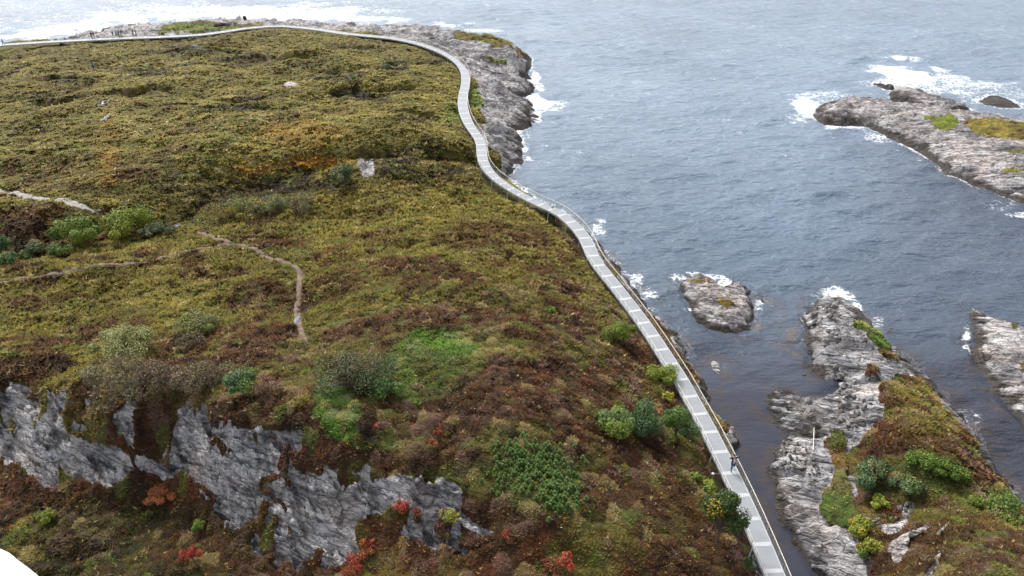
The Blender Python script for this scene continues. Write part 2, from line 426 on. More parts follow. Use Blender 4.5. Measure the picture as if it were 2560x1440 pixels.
# ledges of the quarried faces: the slope climbs in tilted steps
clz = ss(.5, .9, rk) * (X < 8) * (Y < 95) * (H0 > 1.5)
qs = (H0 + (X * .8 - Y * .6) * .16 + (fbm(X / 4, Y / 4, 4, 90) - .5) * 3.2) / 1.5
fr = qs - np.floor(qs)
led = (np.floor(qs) + ss(.66, 1, fr) - qs) * 1.5
qs2 = (H0 + (X * .7 - Y * .7) * .25 + (fbm(X / 2, Y / 2, 4, 91) - .5) * 1.6) / .5
led2 = (np.floor(qs2) + ss(.62, 1, qs2 - np.floor(qs2)) - qs2) * .5
H = H + clz * (led * .85 + led2 * .7)
H = H + (1 - rk) * veg_rel * calm + rk * rel * ss(-0.5, 1.2, DCO) * 1.1
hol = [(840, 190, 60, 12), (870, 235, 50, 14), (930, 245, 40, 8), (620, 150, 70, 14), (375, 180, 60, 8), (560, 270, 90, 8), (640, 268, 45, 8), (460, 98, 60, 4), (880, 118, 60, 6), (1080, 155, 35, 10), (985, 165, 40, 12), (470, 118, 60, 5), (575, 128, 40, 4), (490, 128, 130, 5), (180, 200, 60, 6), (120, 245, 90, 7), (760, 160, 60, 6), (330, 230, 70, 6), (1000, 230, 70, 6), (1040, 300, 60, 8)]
for (ax, ay, rx, ry) in hol:
    hx, hy = at(ax, ay, 6.0)
    sc = math.hypot(hx, hy, CAMZ - 6) / F_PX
    d = ((X - hx) / (rx * sc) + (fbm(X / 5, Y / 5, 3, 70) - .5) * 1.6) ** 2 + ((Y - hy) / max(2.2, ry * sc * 3.4) + (fbm(X / 5, Y / 5, 3, 71) - .5) * 1.6) ** 2
    H = H - (1 - rk) * 1.5 * ss(1.3, .1, d) * ss(2, 8, DW)
cap = ZW - 0.5 + np.maximum(0, DW - 1.25) * 0.75
H = np.where(DW < 8, np.minimum(H, cap), H)
H = np.where(DCO > 0, np.maximum(H, 0.12 * np.minimum(DCO, 2.0) - 0.1), np.minimum(H, 0.1 + DCO * 0.9))
H = np.where(DCO < -2.5, -2.5, H)
pe = [tuple(map(float, at(a, b, 3.05))) for a, b in ((-420, 1320), (-80, 1345), (0, 1366), (24, 1376), (54, 1400), (96, 1432), (130, 1470), (260, 1750))] + [(-40, 8), (-70, 30)]
H = np.where(inside(X, Y, pe), np.minimum(H, 2.95), H)


def hz(x, y):
    return lookup(H, DF, np.asarray(x, float), np.asarray(y, float))


def hit(px, py):
    dx, dy, dz = ray(px, py)
    t = np.linspace(20, 330, 6000) / math.hypot(dx, dy)
    x, y, z = dx * t, dy * t, CAMZ + dz * t
    h = np.maximum(hz(x, y), 0.0)
    k = np.argmax(z < h) if (z < h).any() else len(t) - 1
    return float(x[k]), float(y[k]), float(h[k])


# ------------------------------------------------------------------ vegetation colours
def lin(r, g, b):
    f = lambda c: (c / 255 / 12.92) if c / 255 <= 0.04045 else ((c / 255 + 0.055) / 1.055) ** 2.4
    return np.array([f(r), f(g), f(b)])


OLIVE, YELLOW, BROWN, DARK, RUST = lin(116, 106, 46), lin(150, 136, 62), lin(94, 67, 39), lin(50, 40, 24), lin(116, 70, 43)
GREEN, BRIGHT, PINK, RED, STRAW, ORANGE = lin(98, 116, 46), lin(112, 150, 56), lin(142, 114, 104), lin(165, 58, 36), lin(178, 160, 104), lin(172, 122, 44)
DGREEN, SOIL, GRAVEL = lin(66, 66, 28), lin(140, 108, 84), lin(170, 165, 155)

# (cx, cy, rx, ry, colour, strength): plant patches; moor-streak and gully DARK mixes heather with painted shade, in photo pixels
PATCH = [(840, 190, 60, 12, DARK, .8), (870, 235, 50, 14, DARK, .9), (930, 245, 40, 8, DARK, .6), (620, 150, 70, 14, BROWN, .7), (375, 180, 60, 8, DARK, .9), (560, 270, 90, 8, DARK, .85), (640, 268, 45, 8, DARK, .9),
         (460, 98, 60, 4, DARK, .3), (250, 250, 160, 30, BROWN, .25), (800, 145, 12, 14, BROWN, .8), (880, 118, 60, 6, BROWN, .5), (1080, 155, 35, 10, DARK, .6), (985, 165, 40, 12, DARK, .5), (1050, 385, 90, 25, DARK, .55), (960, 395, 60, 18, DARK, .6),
         (640, 118, 100, 14, OLIVE, .6), (560, 118, 120, 10, ORANGE, .12), (900, 145, 50, 10, YELLOW, .5), (1080, 250, 60, 45, YELLOW, .35), (1130, 290, 30, 30, BRIGHT, .35),
         (760, 340, 110, 34, ORANGE, .5), (700, 375, 70, 35, YELLOW, .4), (800, 405, 70, 14, ORANGE, .75), (660, 420, 60, 16, ORANGE, .4), (850, 350, 60, 30, YELLOW, .35), (270, 350, 30, 60, ORANGE, .3), (270, 430, 30, 40, ORANGE, .35),
         (330, 320, 30, 20, STRAW, .4), (670, 295, 40, 14, STRAW, .45), (560, 235, 40, 10, STRAW, .4), (420, 440, 60, 40, DARK, .45), (330, 430, 50, 30, BROWN, .6), (140, 440, 120, 40, BROWN, .35), (640, 480, 170, 16, DARK, .75), (760, 462, 110, 18, DARK, .9), (1020, 430, 170, 14, DARK, .7), (980, 400, 90, 14, DARK, .7), (540, 505, 80, 14, DARK, .6),
         (100, 560, 130, 50, BROWN, .85), (60, 590, 90, 40, DARK, .55), (500, 540, 60, 20, DARK, .5), (260, 510, 40, 12, YELLOW, .6),
         (1000, 560, 250, 70, YELLOW, .25), (950, 490, 200, 25, YELLOW, .3), (1160, 590, 70, 30, BROWN, .6), (1040, 700, 50, 18, BROWN, .6), (1300, 620, 120, 60, BROWN, .35), (370, 740, 60, 40, YELLOW, .45), (330, 620, 160, 14, YELLOW, .35), (840, 660, 90, 90, YELLOW, .2),
         (1090, 865, 90, 38, BRIGHT, .85), (1050, 935, 105, 65, GREEN, .8), (1140, 850, 30, 25, BRIGHT, .7), (845, 1030, 48, 62, BRIGHT, .95), (880, 1085, 40, 18, BRIGHT, .8), (940, 1110, 55, 12, GREEN, .75), (755, 1000, 32, 18, YELLOW, .8), (800, 940, 14, 60, GREEN, .6), (790, 850, 18, 60, OLIVE, .6),
         (1340, 1190, 105, 85, GREEN, .75), (1180, 1190, 110, 40, GREEN, .45), (1290, 1215, 60, 14, BRIGHT, .5), (1410, 1260, 40, 16, BRIGHT, .6), (1250, 1100, 60, 40, GREEN, .35), (1100, 1090, 40, 30, RUST, .4),
         (1500, 1290, 90, 30, GREEN, .3), (1760, 1220, 30, 40, YELLOW, .6), (1640, 950, 60, 30, OLIVE, .4), (1530, 830, 50, 35, OLIVE, .5), (1720, 1300, 60, 90, BROWN, .45), (1790, 1100, 12, 50, GREEN, .5), (1835, 1120, 20, 40, BRIGHT, .6), (1700, 880, 20, 60, DGREEN, .6), (1480, 620, 20, 40, GREEN, .5),
         (430, 1230, 60, 40, RUST, .8), (500, 1290, 40, 30, RUST, .5), (430, 1110, 60, 25, RUST, .5), (300, 1390, 320, 140, DGREEN, .65), (60, 1385, 60, 16, YELLOW, .6), (250, 1310, 60, 45, STRAW, .18), (470, 1370, 110, 45, RUST, .35), (660, 1410, 120, 35, RUST, .35),
         (300, 1000, 220, 40, BROWN, .5), (1100, 1400, 200, 60, RUST, .3),
         (2300, 1010, 80, 60, YELLOW, .4), (2330, 1060, 70, 50, YELLOW, .4), (2220, 1080, 50, 40, RUST, .55), (2300, 1110, 90, 30, BROWN, .55), (2330, 1165, 90, 28, GREEN, .8), (2280, 1220, 120, 30, GREEN, .5), (2190, 1210, 45, 35, DGREEN, .8), (2480, 1240, 80, 30, GREEN, .6),
         (2095, 1200, 38, 45, STRAW, .75), (2100, 1150, 25, 25, ORANGE, .4), (2085, 1270, 45, 45, BRIGHT, .6), (2085, 1350, 25, 40, GREEN, .7), (2135, 1400, 45, 50, lin(120, 116, 110), .85), (2150, 1310, 35, 40, YELLOW, .6), (2090, 1090, 30, 30, GREEN, .5), (2160, 840, 60, 40, BRIGHT, .75), (2200, 905, 40, 20, YELLOW, .6),
         (2430, 1380, 170, 70, BROWN, .65), (2450, 1330, 110, 30, YELLOW, .25), (2200, 1020, 20, 60, RUST, .6), (1240, 100, 70, 14, OLIVE, .8), (1290, 130, 20, 20, BROWN, .7), (1220, 155, 60, 10, BRIGHT, .8), (1195, 250, 25, 30, BRIGHT, .5), (1205, 290, 12, 20, DARK, .6), (500, 70, 100, 10, BRIGHT, .6), (1240, 400, 25, 25, DARK, .5)]


def mixc(a, b, t):
    return a + (b - a) * t[..., None]


def vegcolor(x, y, px, py, rnd=None):
    n1 = fbm(x / 9, y / 9, 3, 101)
    n2 = fbm(x / 2.2, y / 2.2, 3, 111)
    n3 = fbm(x / 5.0, y / 5.0, 3, 121)
    n4 = fbm(x / 1.1, y / 1.1, 2, 131)
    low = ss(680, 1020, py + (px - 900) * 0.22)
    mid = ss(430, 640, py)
    c = np.broadcast_to(OLIVE, x.shape + (3,)).copy()
    c = mixc(c, YELLOW, ss(.46, .66, n1 * .5 + n2 * .5) * (0.75 - .3 * low))
    hcol = mixc(np.broadcast_to(BROWN, c.shape), RUST, ss(.42, .66, n4) * (0.2 + .5 * low))
    amt = 0.24 + 0.20 * mid + 0.26 * low
    th = 0.5 + (0.5 - amt) * 0.55
    c = mixc(c, hcol, ss(th - .07, th + .09, n3 * .55 + n2 * .45))
    c = mixc(c, DARK, ss(.57, .68, n2 * .6 + n4 * .4) * .75)
    hd = (px > 1900) & (py > 700)
    wx = px + (n2 - .5) * 60 * np.clip(py / 800, .3, 1)
    wy = py + (n3 - .5) * 34 * np.clip(py / 900, .12, 1)
    for (ax, ay, rx, ry, col, s) in PATCH + [(a, b, p, q * 1.1, DARK, .75) for a, b, p, q in hol]:  # hollows are also painted DARK: heather tone plus the shade of the relief
        d = ((wx - ax) / rx) ** 2 + ((wy - ay) / ry) ** 2
        m = d < 2.2
        if m.any():
            t = s * ss(1.7, .5, d[m])
            tt = t + (n4[m] - .5) * 1.3 * np.minimum(1, t * 4) * (1 - abs(s - .5) * .8)
            c[m] = mixc(c[m], col, np.clip(tt, 0, 1))
    q1, q2, cid = worley(x / 1.05 + .6 * fbm(x, y, 2, 61), y / 1.05 + .6 * fbm(x, y, 2, 62), 60)
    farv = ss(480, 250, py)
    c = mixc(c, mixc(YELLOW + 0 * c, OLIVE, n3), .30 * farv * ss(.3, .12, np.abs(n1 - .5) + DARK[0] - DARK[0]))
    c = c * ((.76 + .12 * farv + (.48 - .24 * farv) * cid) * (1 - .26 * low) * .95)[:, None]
    dk = (px < 640) & (py > 1150)
    k1 = (cid > .93) & (low > .25) & ~dk
    c[k1] = mixc(c[k1], PINK, np.full(k1.sum(), .30))
    k2 = (cid > .78) & (cid < .84)
    c[k2] = mixc(c[k2], STRAW, np.full(k2.sum(), .35))
    k3 = (cid > .70) & (cid < .78)
    c[k3] = mixc(c[k3], GREEN, np.full(k3.sum(), .5))
    if rnd is not None:
        r = rnd
        acc = (r < .02)
        c[acc] = mixc(c[acc], STRAW, np.full(acc.sum(), .7))
        a2 = (r > .97) & (low > .3) & (fbm(x / 3, y / 3, 2, 141) > .5)
        c[a2] = mixc(c[a2], PINK, np.full(a2.sum(), .6))
        a3 = (r > .915) & (r < .93) & (low > .4)
        c[a3] = mixc(c[a3], BRIGHT, np.full(a3.sum(), .55))
        a4 = (r > .938) & (r < .945) & (low > .6)
        c[a4] = mixc(c[a4], ORANGE, np.full(a4.sum(), .7))
        a5 = (r > .949) & (r < .953) & (low > .7)
        c[a5] = mixc(c[a5], RED, np.full(a5.sum(), .7))
        pk = (fbm(x / 1.3, y / 1.3, 2, 151) > .66) & (low > .25) & (r < .6)
        c[pk] = mixc(c[pk], PINK, np.full(pk.sum(), .35))
    return c


# ------------------------------------------------------------------ materials
def newmat(name):
    m = bpy.data.materials.new(name)
    m.use_nodes = True
    nt = m.node_tree
    b = nt.nodes['Principled BSDF']
    return m, nt, b


def nd(nt, typ, **kw):
    n = nt.nodes.new(typ)
    for k, v in kw.items():
        setattr(n, k, v)
    return n


def ramp(nt, fac, stops):
    r = nt.nodes.new('ShaderNodeValToRGB')
    while len(r.color_ramp.elements) < len(stops):
        r.color_ramp.elements.new(0.5)
    for e, (p, c) in zip(r.color_ramp.elements, stops):
        e.position = p
        e.color = (*c, 1) if len(c) == 3 else c
    nt.links.new(fac, r.inputs[0])
    return r.outputs[0]


def mathn(nt, op, a, b=None, clamp=False):
    n = nd(nt, 'ShaderNodeMath', operation=op, use_clamp=clamp)
    for i, v in enumerate((a, b)):
        if v is None:
            continue
        if isinstance(v, (int, float)):
            n.inputs[i].default_value = v
        else:
            nt.links.new(v, n.inputs[i])
    return n.outputs[0]


def mixrgb(nt, fac, a, b, blend='MIX'):
    n = nd(nt, 'ShaderNodeMix', data_type='RGBA', blend_type=blend)
    for i, v in ((0, fac), (6, a), (7, b)):
        if isinstance(v, (int, float)):
            n.inputs[i].default_value = v
        elif isinstance(v, tuple):
            n.inputs[i].default_value = (*v, 1)
        else:
            nt.links.new(v, n.inputs[i])
    return n.outputs[2]


def noise(nt, vec, scale, detail=5, rough=0.6):
    n = nd(nt, 'ShaderNodeTexNoise')
    n.inputs['Scale'].default_value = scale
    n.inputs['Detail'].default_value = detail
    n.inputs['Roughness'].default_value = rough
    nt.links.new(vec, n.inputs['Vector'])
    return n.outputs[0]


def rock_nodes(nt, vec, posz, tint=(1, 1, 1), wet=True, scale=.68):
    """grey jointed coastal rock; returns colour and height sockets. The black band by the water is the lichen and weed that grow there."""
    scl = nd(nt, 'ShaderNodeVectorMath', operation='SCALE')
    scl.inputs['Scale'].default_value = scale
    nt.links.new(vec, scl.inputs[0])
    raw, vec = vec, scl.outputs[0]
    mp = nd(nt, 'ShaderNodeMapping')
    mp.inputs['Rotation'].default_value = (0.25, 0.15, math.radians(37))
    nt.links.new(vec, mp.inputs[0])
    st = nd(nt, 'ShaderNodeMapping')
    st.inputs['Scale'].default_value = (0.14, 0.9, 0.9)
    nt.links.new(mp.outputs[0], st.inputs[0])
    n1 = noise(nt, st.outputs[0], 1.0, 9, .68)
    n1b = noise(nt, st.outputs[0], 4.2, 6, .65)
    n2 = noise(nt, vec, 0.35, 5, .6)
    n3 = noise(nt, vec, 2.6, 6, .65)
    nz = nd(nt, 'ShaderNodeTexNoise')
    nz.inputs['Scale'].default_value = 1.1
    nz.inputs['Detail'].default_value = 6
    nt.links.new(mp.outputs[0], nz.inputs['Vector'])
    add = nd(nt, 'ShaderNodeVectorMath', operation='MULTIPLY_ADD')
    add.inputs[1].default_value = (1.1, .7, .7)
    nt.links.new(nz.outputs['Color'], add.inputs[0]); nt.links.new(mp.outputs[0], add.inputs[2])
    cracks = []
    for k, (sc, sx, wd_) in enumerate(((.55, .42, .05), (1.5, .5, .07))):
        vo = nd(nt, 'ShaderNodeTexVoronoi', feature='DISTANCE_TO_EDGE')
        st2 = nd(nt, 'ShaderNodeMapping')
        st2.inputs['Scale'].default_value = (sx * sc, 1.5 * sc, 1.1 * sc)
        st2.inputs['Location'].default_value = (k * 7.7, k * 3.1, 0)
        nt.links.new(add.outputs[0], st2.inputs[0])
        nt.links.new(st2.outputs[0], vo.inputs['Vector'])
        vo.inputs['Scale'].default_value = 1.0
        cr = nd(nt, 'ShaderNodeMapRange')
        cr.inputs[1].default_value, cr.inputs[2].default_value = 0.0, wd_
        cr.inputs[3].default_value, cr.inputs[4].default_value = 1.0, 0.0
        nt.links.new(vo.outputs[0], cr.inputs[0])
        gate = ramp(nt, noise(nt, vec, .5 + .6 * k, 3, .6), [(.42, (0, 0, 0)), (.62, (1, 1, 1))])
        cracks.append(mathn(nt, 'MULTIPLY', cr.outputs[0], gate))
    sv = nd(nt, 'ShaderNodeSeparateXYZ')
    nt.links.new(add.outputs[0], sv.inputs[0])
    for k, (fq, th, sc) in enumerate(((.8, .13, .45), (2.1, .20, .8))):
        fr = mathn(nt, 'FRACT', mathn(nt, 'MULTIPLY', mathn(nt, 'ADD', sv.outputs[1], mathn(nt, 'MULTIPLY', sv.outputs[2], .6)), fq))
        ln = nd(nt, 'ShaderNodeMapRange')
        ln.inputs[1].default_value, ln.inputs[2].default_value = 0.0, th
        ln.inputs[3].default_value, ln.inputs[4].default_value = 1.0, 0.0
        nt.links.new(fr, ln.inputs[0])
        gate = ramp(nt, noise(nt, st.outputs[0], sc * 2, 3, .6), [(.40, (0, 0, 0)), (.54, (1, 1, 1))])
        cracks.append(mathn(nt, 'MULTIPLY', ln.outputs[0], gate))
    crack = mathn(nt, 'MAXIMUM', mathn(nt, 'MAXIMUM', cracks[0], mathn(nt, 'MULTIPLY', cracks[1], .7)), mathn(nt, 'MAXIMUM', cracks[2], mathn(nt, 'MULTIPLY', cracks[3], .75)))
    tone = mathn(nt, 'ADD', mathn(nt, 'MULTIPLY', n1, .62), mathn(nt, 'MULTIPLY', n1b, .38))
    c = ramp(nt, tone, [(.40, (.05, .05, .055)), (.455, (.18, .18, .19)), (.51, (.39, .385, .39)), (.60, (.60, .59, .59))])
    c = mixrgb(nt, ramp(nt, n2, [(.42, (0, 0, 0)), (.68, (.55, .55, .55))]), c, (.45, .37, .33))
    c = mixrgb(nt, ramp(nt, n3, [(.57, (0, 0, 0)), (.70, (.75, .75, .75))]), c, (.10, .095, .09))
    c = mixrgb(nt, mathn(nt, 'MULTIPLY', crack, .92), c, (.045, .042, .04))
    big = noise(nt, vec, .16, 3, .55)
    c = mixrgb(nt, 1.0, c, ramp(nt, big, [(.36, (.58, .58, .60)), (.50, (1.0, 1.0, 1.0)), (.62, (1.16, 1.15, 1.13))]), 'MULTIPLY')
    mo = noise(nt, vec, .55, 6, .68)
    c = mixrgb(nt, ramp(nt, mo, [(.56, (0, 0, 0)), (.66, (.75, .75, .75))]), c, (.085, .085, .05))
    li = noise(nt, vec, 0.9, 4, .7)
    c = mixrgb(nt, ramp(nt, li, [(.70, (0, 0, 0)), (.76, (.8, .8, .8))]), c, (.30, .20, .05))
    c = mixrgb(nt, 1.0, c, tint, 'MULTIPLY')
    if wet:
        ex = nd(nt, 'ShaderNodeMapRange')        # the splash zone is taller on the open coast
        ex.inputs[1].default_value, ex.inputs[2].default_value = 75, 150
        ex.inputs[3].default_value, ex.inputs[4].default_value = 1.0, .5
        sy = nd(nt, 'ShaderNodeSeparateXYZ')
        nt.links.new(raw, sy.inputs[0])
        nt.links.new(sy.outputs[1], ex.inputs[0])
        z = mathn(nt, 'ADD', mathn(nt, 'MULTIPLY', posz, ex.outputs[0]), mathn(nt, 'MULTIPLY', mathn(nt, 'SUBTRACT', n2, .5), -2.4))
        w = nd(nt, 'ShaderNodeMapRange', interpolation_type='SMOOTHSTEP')
        w.inputs[1].default_value, w.inputs[2].default_value = .42, .95
        w.inputs[3].default_value, w.inputs[4].default_value = .93, 0
        nt.links.new(z, w.inputs[0])
        c = mixrgb(nt, w.outputs[0], c, mixrgb(nt, ramp(nt, n3, [(.45, (0, 0, 0)), (.65, (1, 1, 1))]), (.022, .021, .022), (.075, .055, .035)))
    h = mathn(nt, 'ADD', mathn(nt, 'MULTIPLY', tone, 1.3), mathn(nt, 'ADD', mathn(nt, 'MULTIPLY', n3, .35), mathn(nt, 'MULTIPLY', crack, -.35)))
    return c, h


def make_rock(name, tint=(1, 1, 1), wet=True, local=False, veg=False):
    m, nt, b = newmat(name)
    geo = nd(nt, 'ShaderNodeNewGeometry')
    sep = nd(nt, 'ShaderNodeSeparateXYZ')
    nt.links.new(geo.outputs['Position'], sep.inputs[0])
    vec = geo.outputs['Position']
    if local:
        tc = nd(nt, 'ShaderNodeTexCoord')
        oi = nd(nt, 'ShaderNodeObjectInfo')
        a = nd(nt, 'ShaderNodeVectorMath', operation='ADD')
        sc = nd(nt, 'ShaderNodeVectorMath', operation='SCALE')
        nt.links.new(oi.outputs['Location'], sc.inputs[0]); sc.inputs['Scale'].default_value = 3.1
        nt.links.new(tc.outputs['Object'], a.inputs[0]); nt.links.new(sc.outputs[0], a.inputs[1])
        vec = a.outputs[0]
    c, h = rock_nodes(nt, vec, sep.outputs[2], tint, wet, 1.0 if local else .85)
    if veg:
        at_c = nd(nt, 'ShaderNodeAttribute', attribute_name='Col')
        at_r = nd(nt, 'ShaderNodeAttribute', attribute_name='rock')
        nv = noise(nt, geo.outputs['Position'], 3.0, 4, .7)
        f = mathn(nt, 'ADD', at_r.outputs['Fac'], mathn(nt, 'MULTIPLY', mathn(nt, 'SUBTRACT', nv, .5), .5))
        f = ramp(nt, f, [(.42, (0, 0, 0)), (.58, (1, 1, 1))])
        gcol = mixrgb(nt, 1.0, at_c.outputs['Color'], ramp(nt, nv, [(.3, (.55, .55, .55)), (.7, (1.2, 1.2, 1.2))]), 'MULTIPLY')
        c = mixrgb(nt, f, gcol, c)
        h = mathn(nt, 'ADD', h, mathn(nt, 'MULTIPLY', nv, .4))
    bp = nd(nt, 'ShaderNodeBump')
    bp.inputs['Strength'].default_value = 1.0
    bp.inputs['Distance'].default_value = 0.35
    nt.links.new(h, bp.inputs['Height'])
    nt.links.new(bp.outputs[0], b.inputs['Normal'])
    nt.links.new(c, b.inputs['Base Color'])
    b.inputs['Roughness'].default_value = 0.8
    b.inputs['Specular IOR Level'].default_value = 0.3
    return m


def make_attr(name, rough=0.75, spec=0.15, trans=0.0):
    m, nt, b = newmat(name)
    a = nd(nt, 'ShaderNodeAttribute', attribute_name='Col')
    nt.links.new(a.outputs['Color'], b.inputs['Base Color'])
    b.inputs['Roughness'].default_value = rough
    b.inputs['Specular IOR Level'].default_value = spec
    return m


def make_plain(name, col, rough=0.6, metal=0.0, var=0.15, scale=4.0):
    m, nt, b = newmat(name)
    tc = nd(nt, 'ShaderNodeTexCoord')
    n = noise(nt, tc.outputs['Object'], scale, 4, .6)
    lo = tuple(c * (1 - var) for c in col)
    hi = tuple(min(1, c * (1 + var)) for c in col)
    nt.links.new(ramp(nt, n, [(.35, lo), (.65, hi)]), b.inputs['Base Color'])
    b.inputs['Roughness'].default_value = rough
    b.inputs['Metallic'].default_value = metal
    return m


M_TERRAIN = make_rock('heath_and_rock', veg=True)
M_ISLET = make_rock('skerry_rock', tint=(1.05, 1.02, 1.0), veg=True)
M_BOULDER = make_rock('boulder_rock', local=True, wet=False, tint=(.9, .89, .88))
M_DARKROCK = make_rock('dark_rock', local=True, wet=False, tint=(.35, .32, .3))
M_TUFT = make_attr('heather_and_grass')
M_LEAF = make_attr('leaves', .6, .25)
M_BARK = make_plain('bark', (.10, .085, .07), .9)
M_STRIP = make_plain('galvanised_strip', (.42, .43, .44), .5, .0, .06)
M_BEAM = make_plain('pale_steel_beam', (.40, .41, .425), .5, .0, .06)
M_RAIL = make_plain('cream_painted_steel', (.66, .62, .50), .5, .0, .05)
M_POST = make_plain('grey_painted_steel', (.42, .41, .37), .5, .0, .08)
M_LEG = make_plain('support_steel', (.5, .5, .5), .5, .0, .08)


def make_grating():
    m, nt, b = newmat('steel_grating')
    tc = nd(nt, 'ShaderNodeTexCoord')
    n = noise(nt, tc.outputs['Object'], 0.9, 5, .65)
    nt.links.new(ramp(nt, n, [(.3, (.21, .225, .24)), (.7, (.27, .285, .30))]), b.inputs['Base Color'])
    b.inputs['Roughness'].default_value = .55
    return m


M_GRATE = make_grating()
M_WHITE = make_plain('white_painted_surface', (.64, .65, .66), .6, 0, .07)
M_SOIL = make_plain('trodden_soil', (.15, .105, .075), .95, 0, .4, 3)
M_GRAVEL = make_plain('pale_gravel', (.30, .28, .25), .95, 0, .4, 6)


def make_water(name, deep, foam=True):
    m, nt, b = newmat(name)
    geo = nd(nt, 'ShaderNodeNewGeometry')
    vec = geo.outputs['Position']
    at_f = nd(nt, 'ShaderNodeAttribute', attribute_name='foam')
    at_c = nd(nt, 'ShaderNodeAttribute', attribute_name='Col')
    at_w = nd(nt, 'ShaderNodeAttribute', attribute_name='chop')
    mp = nd(nt, 'ShaderNodeMapping')
    mp.inputs['Rotation'].default_value = (0, 0, math.radians(14))
    mp.inputs['Scale'].default_value = (0.45, 1.0, 1.0)
    nt.links.new(vec, mp.inputs[0])
    w1 = noise(nt, mp.outputs[0], 0.55, 4, .55)
    w2 = noise(nt, mp.outputs[0], 1.9, 4, .6)
    w3 = noise(nt, vec, 5.0, 3, .6)
    h = mathn(nt, 'ADD', mathn(nt, 'MULTIPLY', w1, 1.0), mathn(nt, 'ADD', mathn(nt, 'MULTIPLY', w2, .38), mathn(nt, 'MULTIPLY', w3, .10)))
    h = mathn(nt, 'MULTIPLY', h, at_w.outputs['Fac'])
    bp = nd(nt, 'ShaderNodeBump')
    bp.inputs['Strength'].default_value = 1.0
    bp.inputs['Distance'].default_value = 1.05
    nt.links.new(h, bp.inputs['Height'])
    # foam: lacy threads where the attribute is low, solid where high
    f1 = noise(nt, vec, 0.55, 7, .68)
    vo = nd(nt, 'ShaderNodeTexVoronoi', feature='DISTANCE_TO_EDGE')
    vo.inputs['Scale'].default_value = 1.1
    nzc = nd(nt, 'ShaderNodeTexNoise')
    nzc.inputs['Scale'].default_value = 0.7
    nzc.inputs['Detail'].default_value = 5
    nt.links.new(vec, nzc.inputs['Vector'])
    ad = nd(nt, 'ShaderNodeVectorMath', operation='MULTIPLY_ADD')
    ad.inputs[1].default_value = (2.2, 2.2, 2.2)
    nt.links.new(nzc.outputs['Color'], ad.inputs[0]); nt.links.new(vec, ad.inputs[2])
    nt.links.new(ad.outputs[0], vo.inputs['Vector'])
    lace = nd(nt, 'ShaderNodeMapRange')
    lace.inputs[1].default_value, lace.inputs[2].default_value = 0.0, 0.3
    lace.inputs[3].default_value, lace.inputs[4].default_value = 0.36, -0.10
    nt.links.new(vo.outputs[0], lace.inputs[0])
    f2 = noise(nt, vec, 2.4, 5, .7)
    t = mathn(nt, 'ADD', at_f.outputs['Fac'], mathn(nt, 'ADD', mathn(nt, 'MULTIPLY', mathn(nt, 'SUBTRACT', f1, .5), 1.7), lace.outputs[0]))
    t = mathn(nt, 'ADD', t, mathn(nt, 'MULTIPLY', mathn(nt, 'SUBTRACT', f2, .5), .9))
    fm = nd(nt, 'ShaderNodeMapRange', interpolation_type='SMOOTHSTEP')
    fm.inputs[1].default_value, fm.inputs[2].default_value = .42, 1.0
    nt.links.new(t, fm.inputs[0])
    gate = nd(nt, 'ShaderNodeMapRange')
    gate.inputs[1].default_value, gate.inputs[2].default_value = .02, .16
    nt.links.new(at_f.outputs['Fac'], gate.inputs[0])
    fo = mathn(nt, 'MULTIPLY', fm.outputs[0], gate.outputs[0])
    var = noise(nt, vec, 0.03, 4, .6)
    c = mixrgb(nt, 1.0, at_c.outputs['Color'], ramp(nt, var, [(.3, (.8, .82, .85)), (.7, (1.15, 1.15, 1.15))]), 'MULTIPLY')
    milk = nd(nt, 'ShaderNodeMapRange', interpolation_type='SMOOTHSTEP')
    milk.inputs[1].default_value, milk.inputs[2].default_value, milk.inputs[4].default_value = .12, .9, .55
    nt.links.new(at_f.outputs['Fac'], milk.inputs[0])
    c = mixrgb(nt, milk.outputs[0], c, (.30, .38, .40))
    c = mixrgb(nt, fo, c, (.88, .90, .92))
    nt.links.new(c, b.inputs['Base Color'])
    nt.links.new(mathn(nt, 'ADD', mathn(nt, 'MULTIPLY', fo, .5), .14), b.inputs['Roughness'])
    b.inputs['IOR'].default_value = 1.333
    nt.links.new(bp.outputs[0], b.inputs['Normal'])
    return m


M_SEA = make_water('sea_water', None)


# ------------------------------------------------------------------ mesh helpers
def mesh_obj(name, verts, faces, mat, parent=None, cols=None, attrs=None, smooth=False, loopsize=None):
    """verts (n,3); faces (m,k) array of one polygon size, or list of lists"""
    me = bpy.data.meshes.new(name)
    verts = np.asarray(verts, np.float32)
    if isinstance(faces, np.ndarray):
        m, k = faces.shape
        me.vertices.add(len(verts))
        me.vertices.foreach_set('co', verts.ravel())
        me.loops.add(m * k)
        me.loops.foreach_set('vertex_index', faces.astype(np.int32).ravel())
        me.polygons.add(m)
        me.polygons.foreach_set('loop_start', np.arange(0, m * k, k, dtype=np.int32))
        me.polygons.foreach_set('loop_total', np.full(m, k, np.int32))
        if smooth:
            me.polygons.foreach_set('use_smooth', np.ones(m, bool))
        me.update(calc_edges=True)
        me.validate()
    else:
        me.from_pydata([tuple(map(float, v)) for v in verts], [], faces)
        if smooth:
            for p in me.polygons:
                p.use_smooth = True
    if cols is not None:
        a = me.color_attributes.new('Col', 'FLOAT_COLOR', 'POINT')
        c4 = np.ones((len(verts), 4), np.float32)
        c4[:, :3] = cols
        a.data.foreach_set('color', c4.ravel())
    for k, v in (attrs or {}).items():
        a = me.attributes.new(k, 'FLOAT', 'POINT')
        a.data.foreach_set('value', np.asarray(v, np.float32))
    me.materials.append(mat)
    o = bpy.data.objects.new(name, me)
    COL.objects.link(o)
    if parent is not None:
        o.parent = parent
    return o


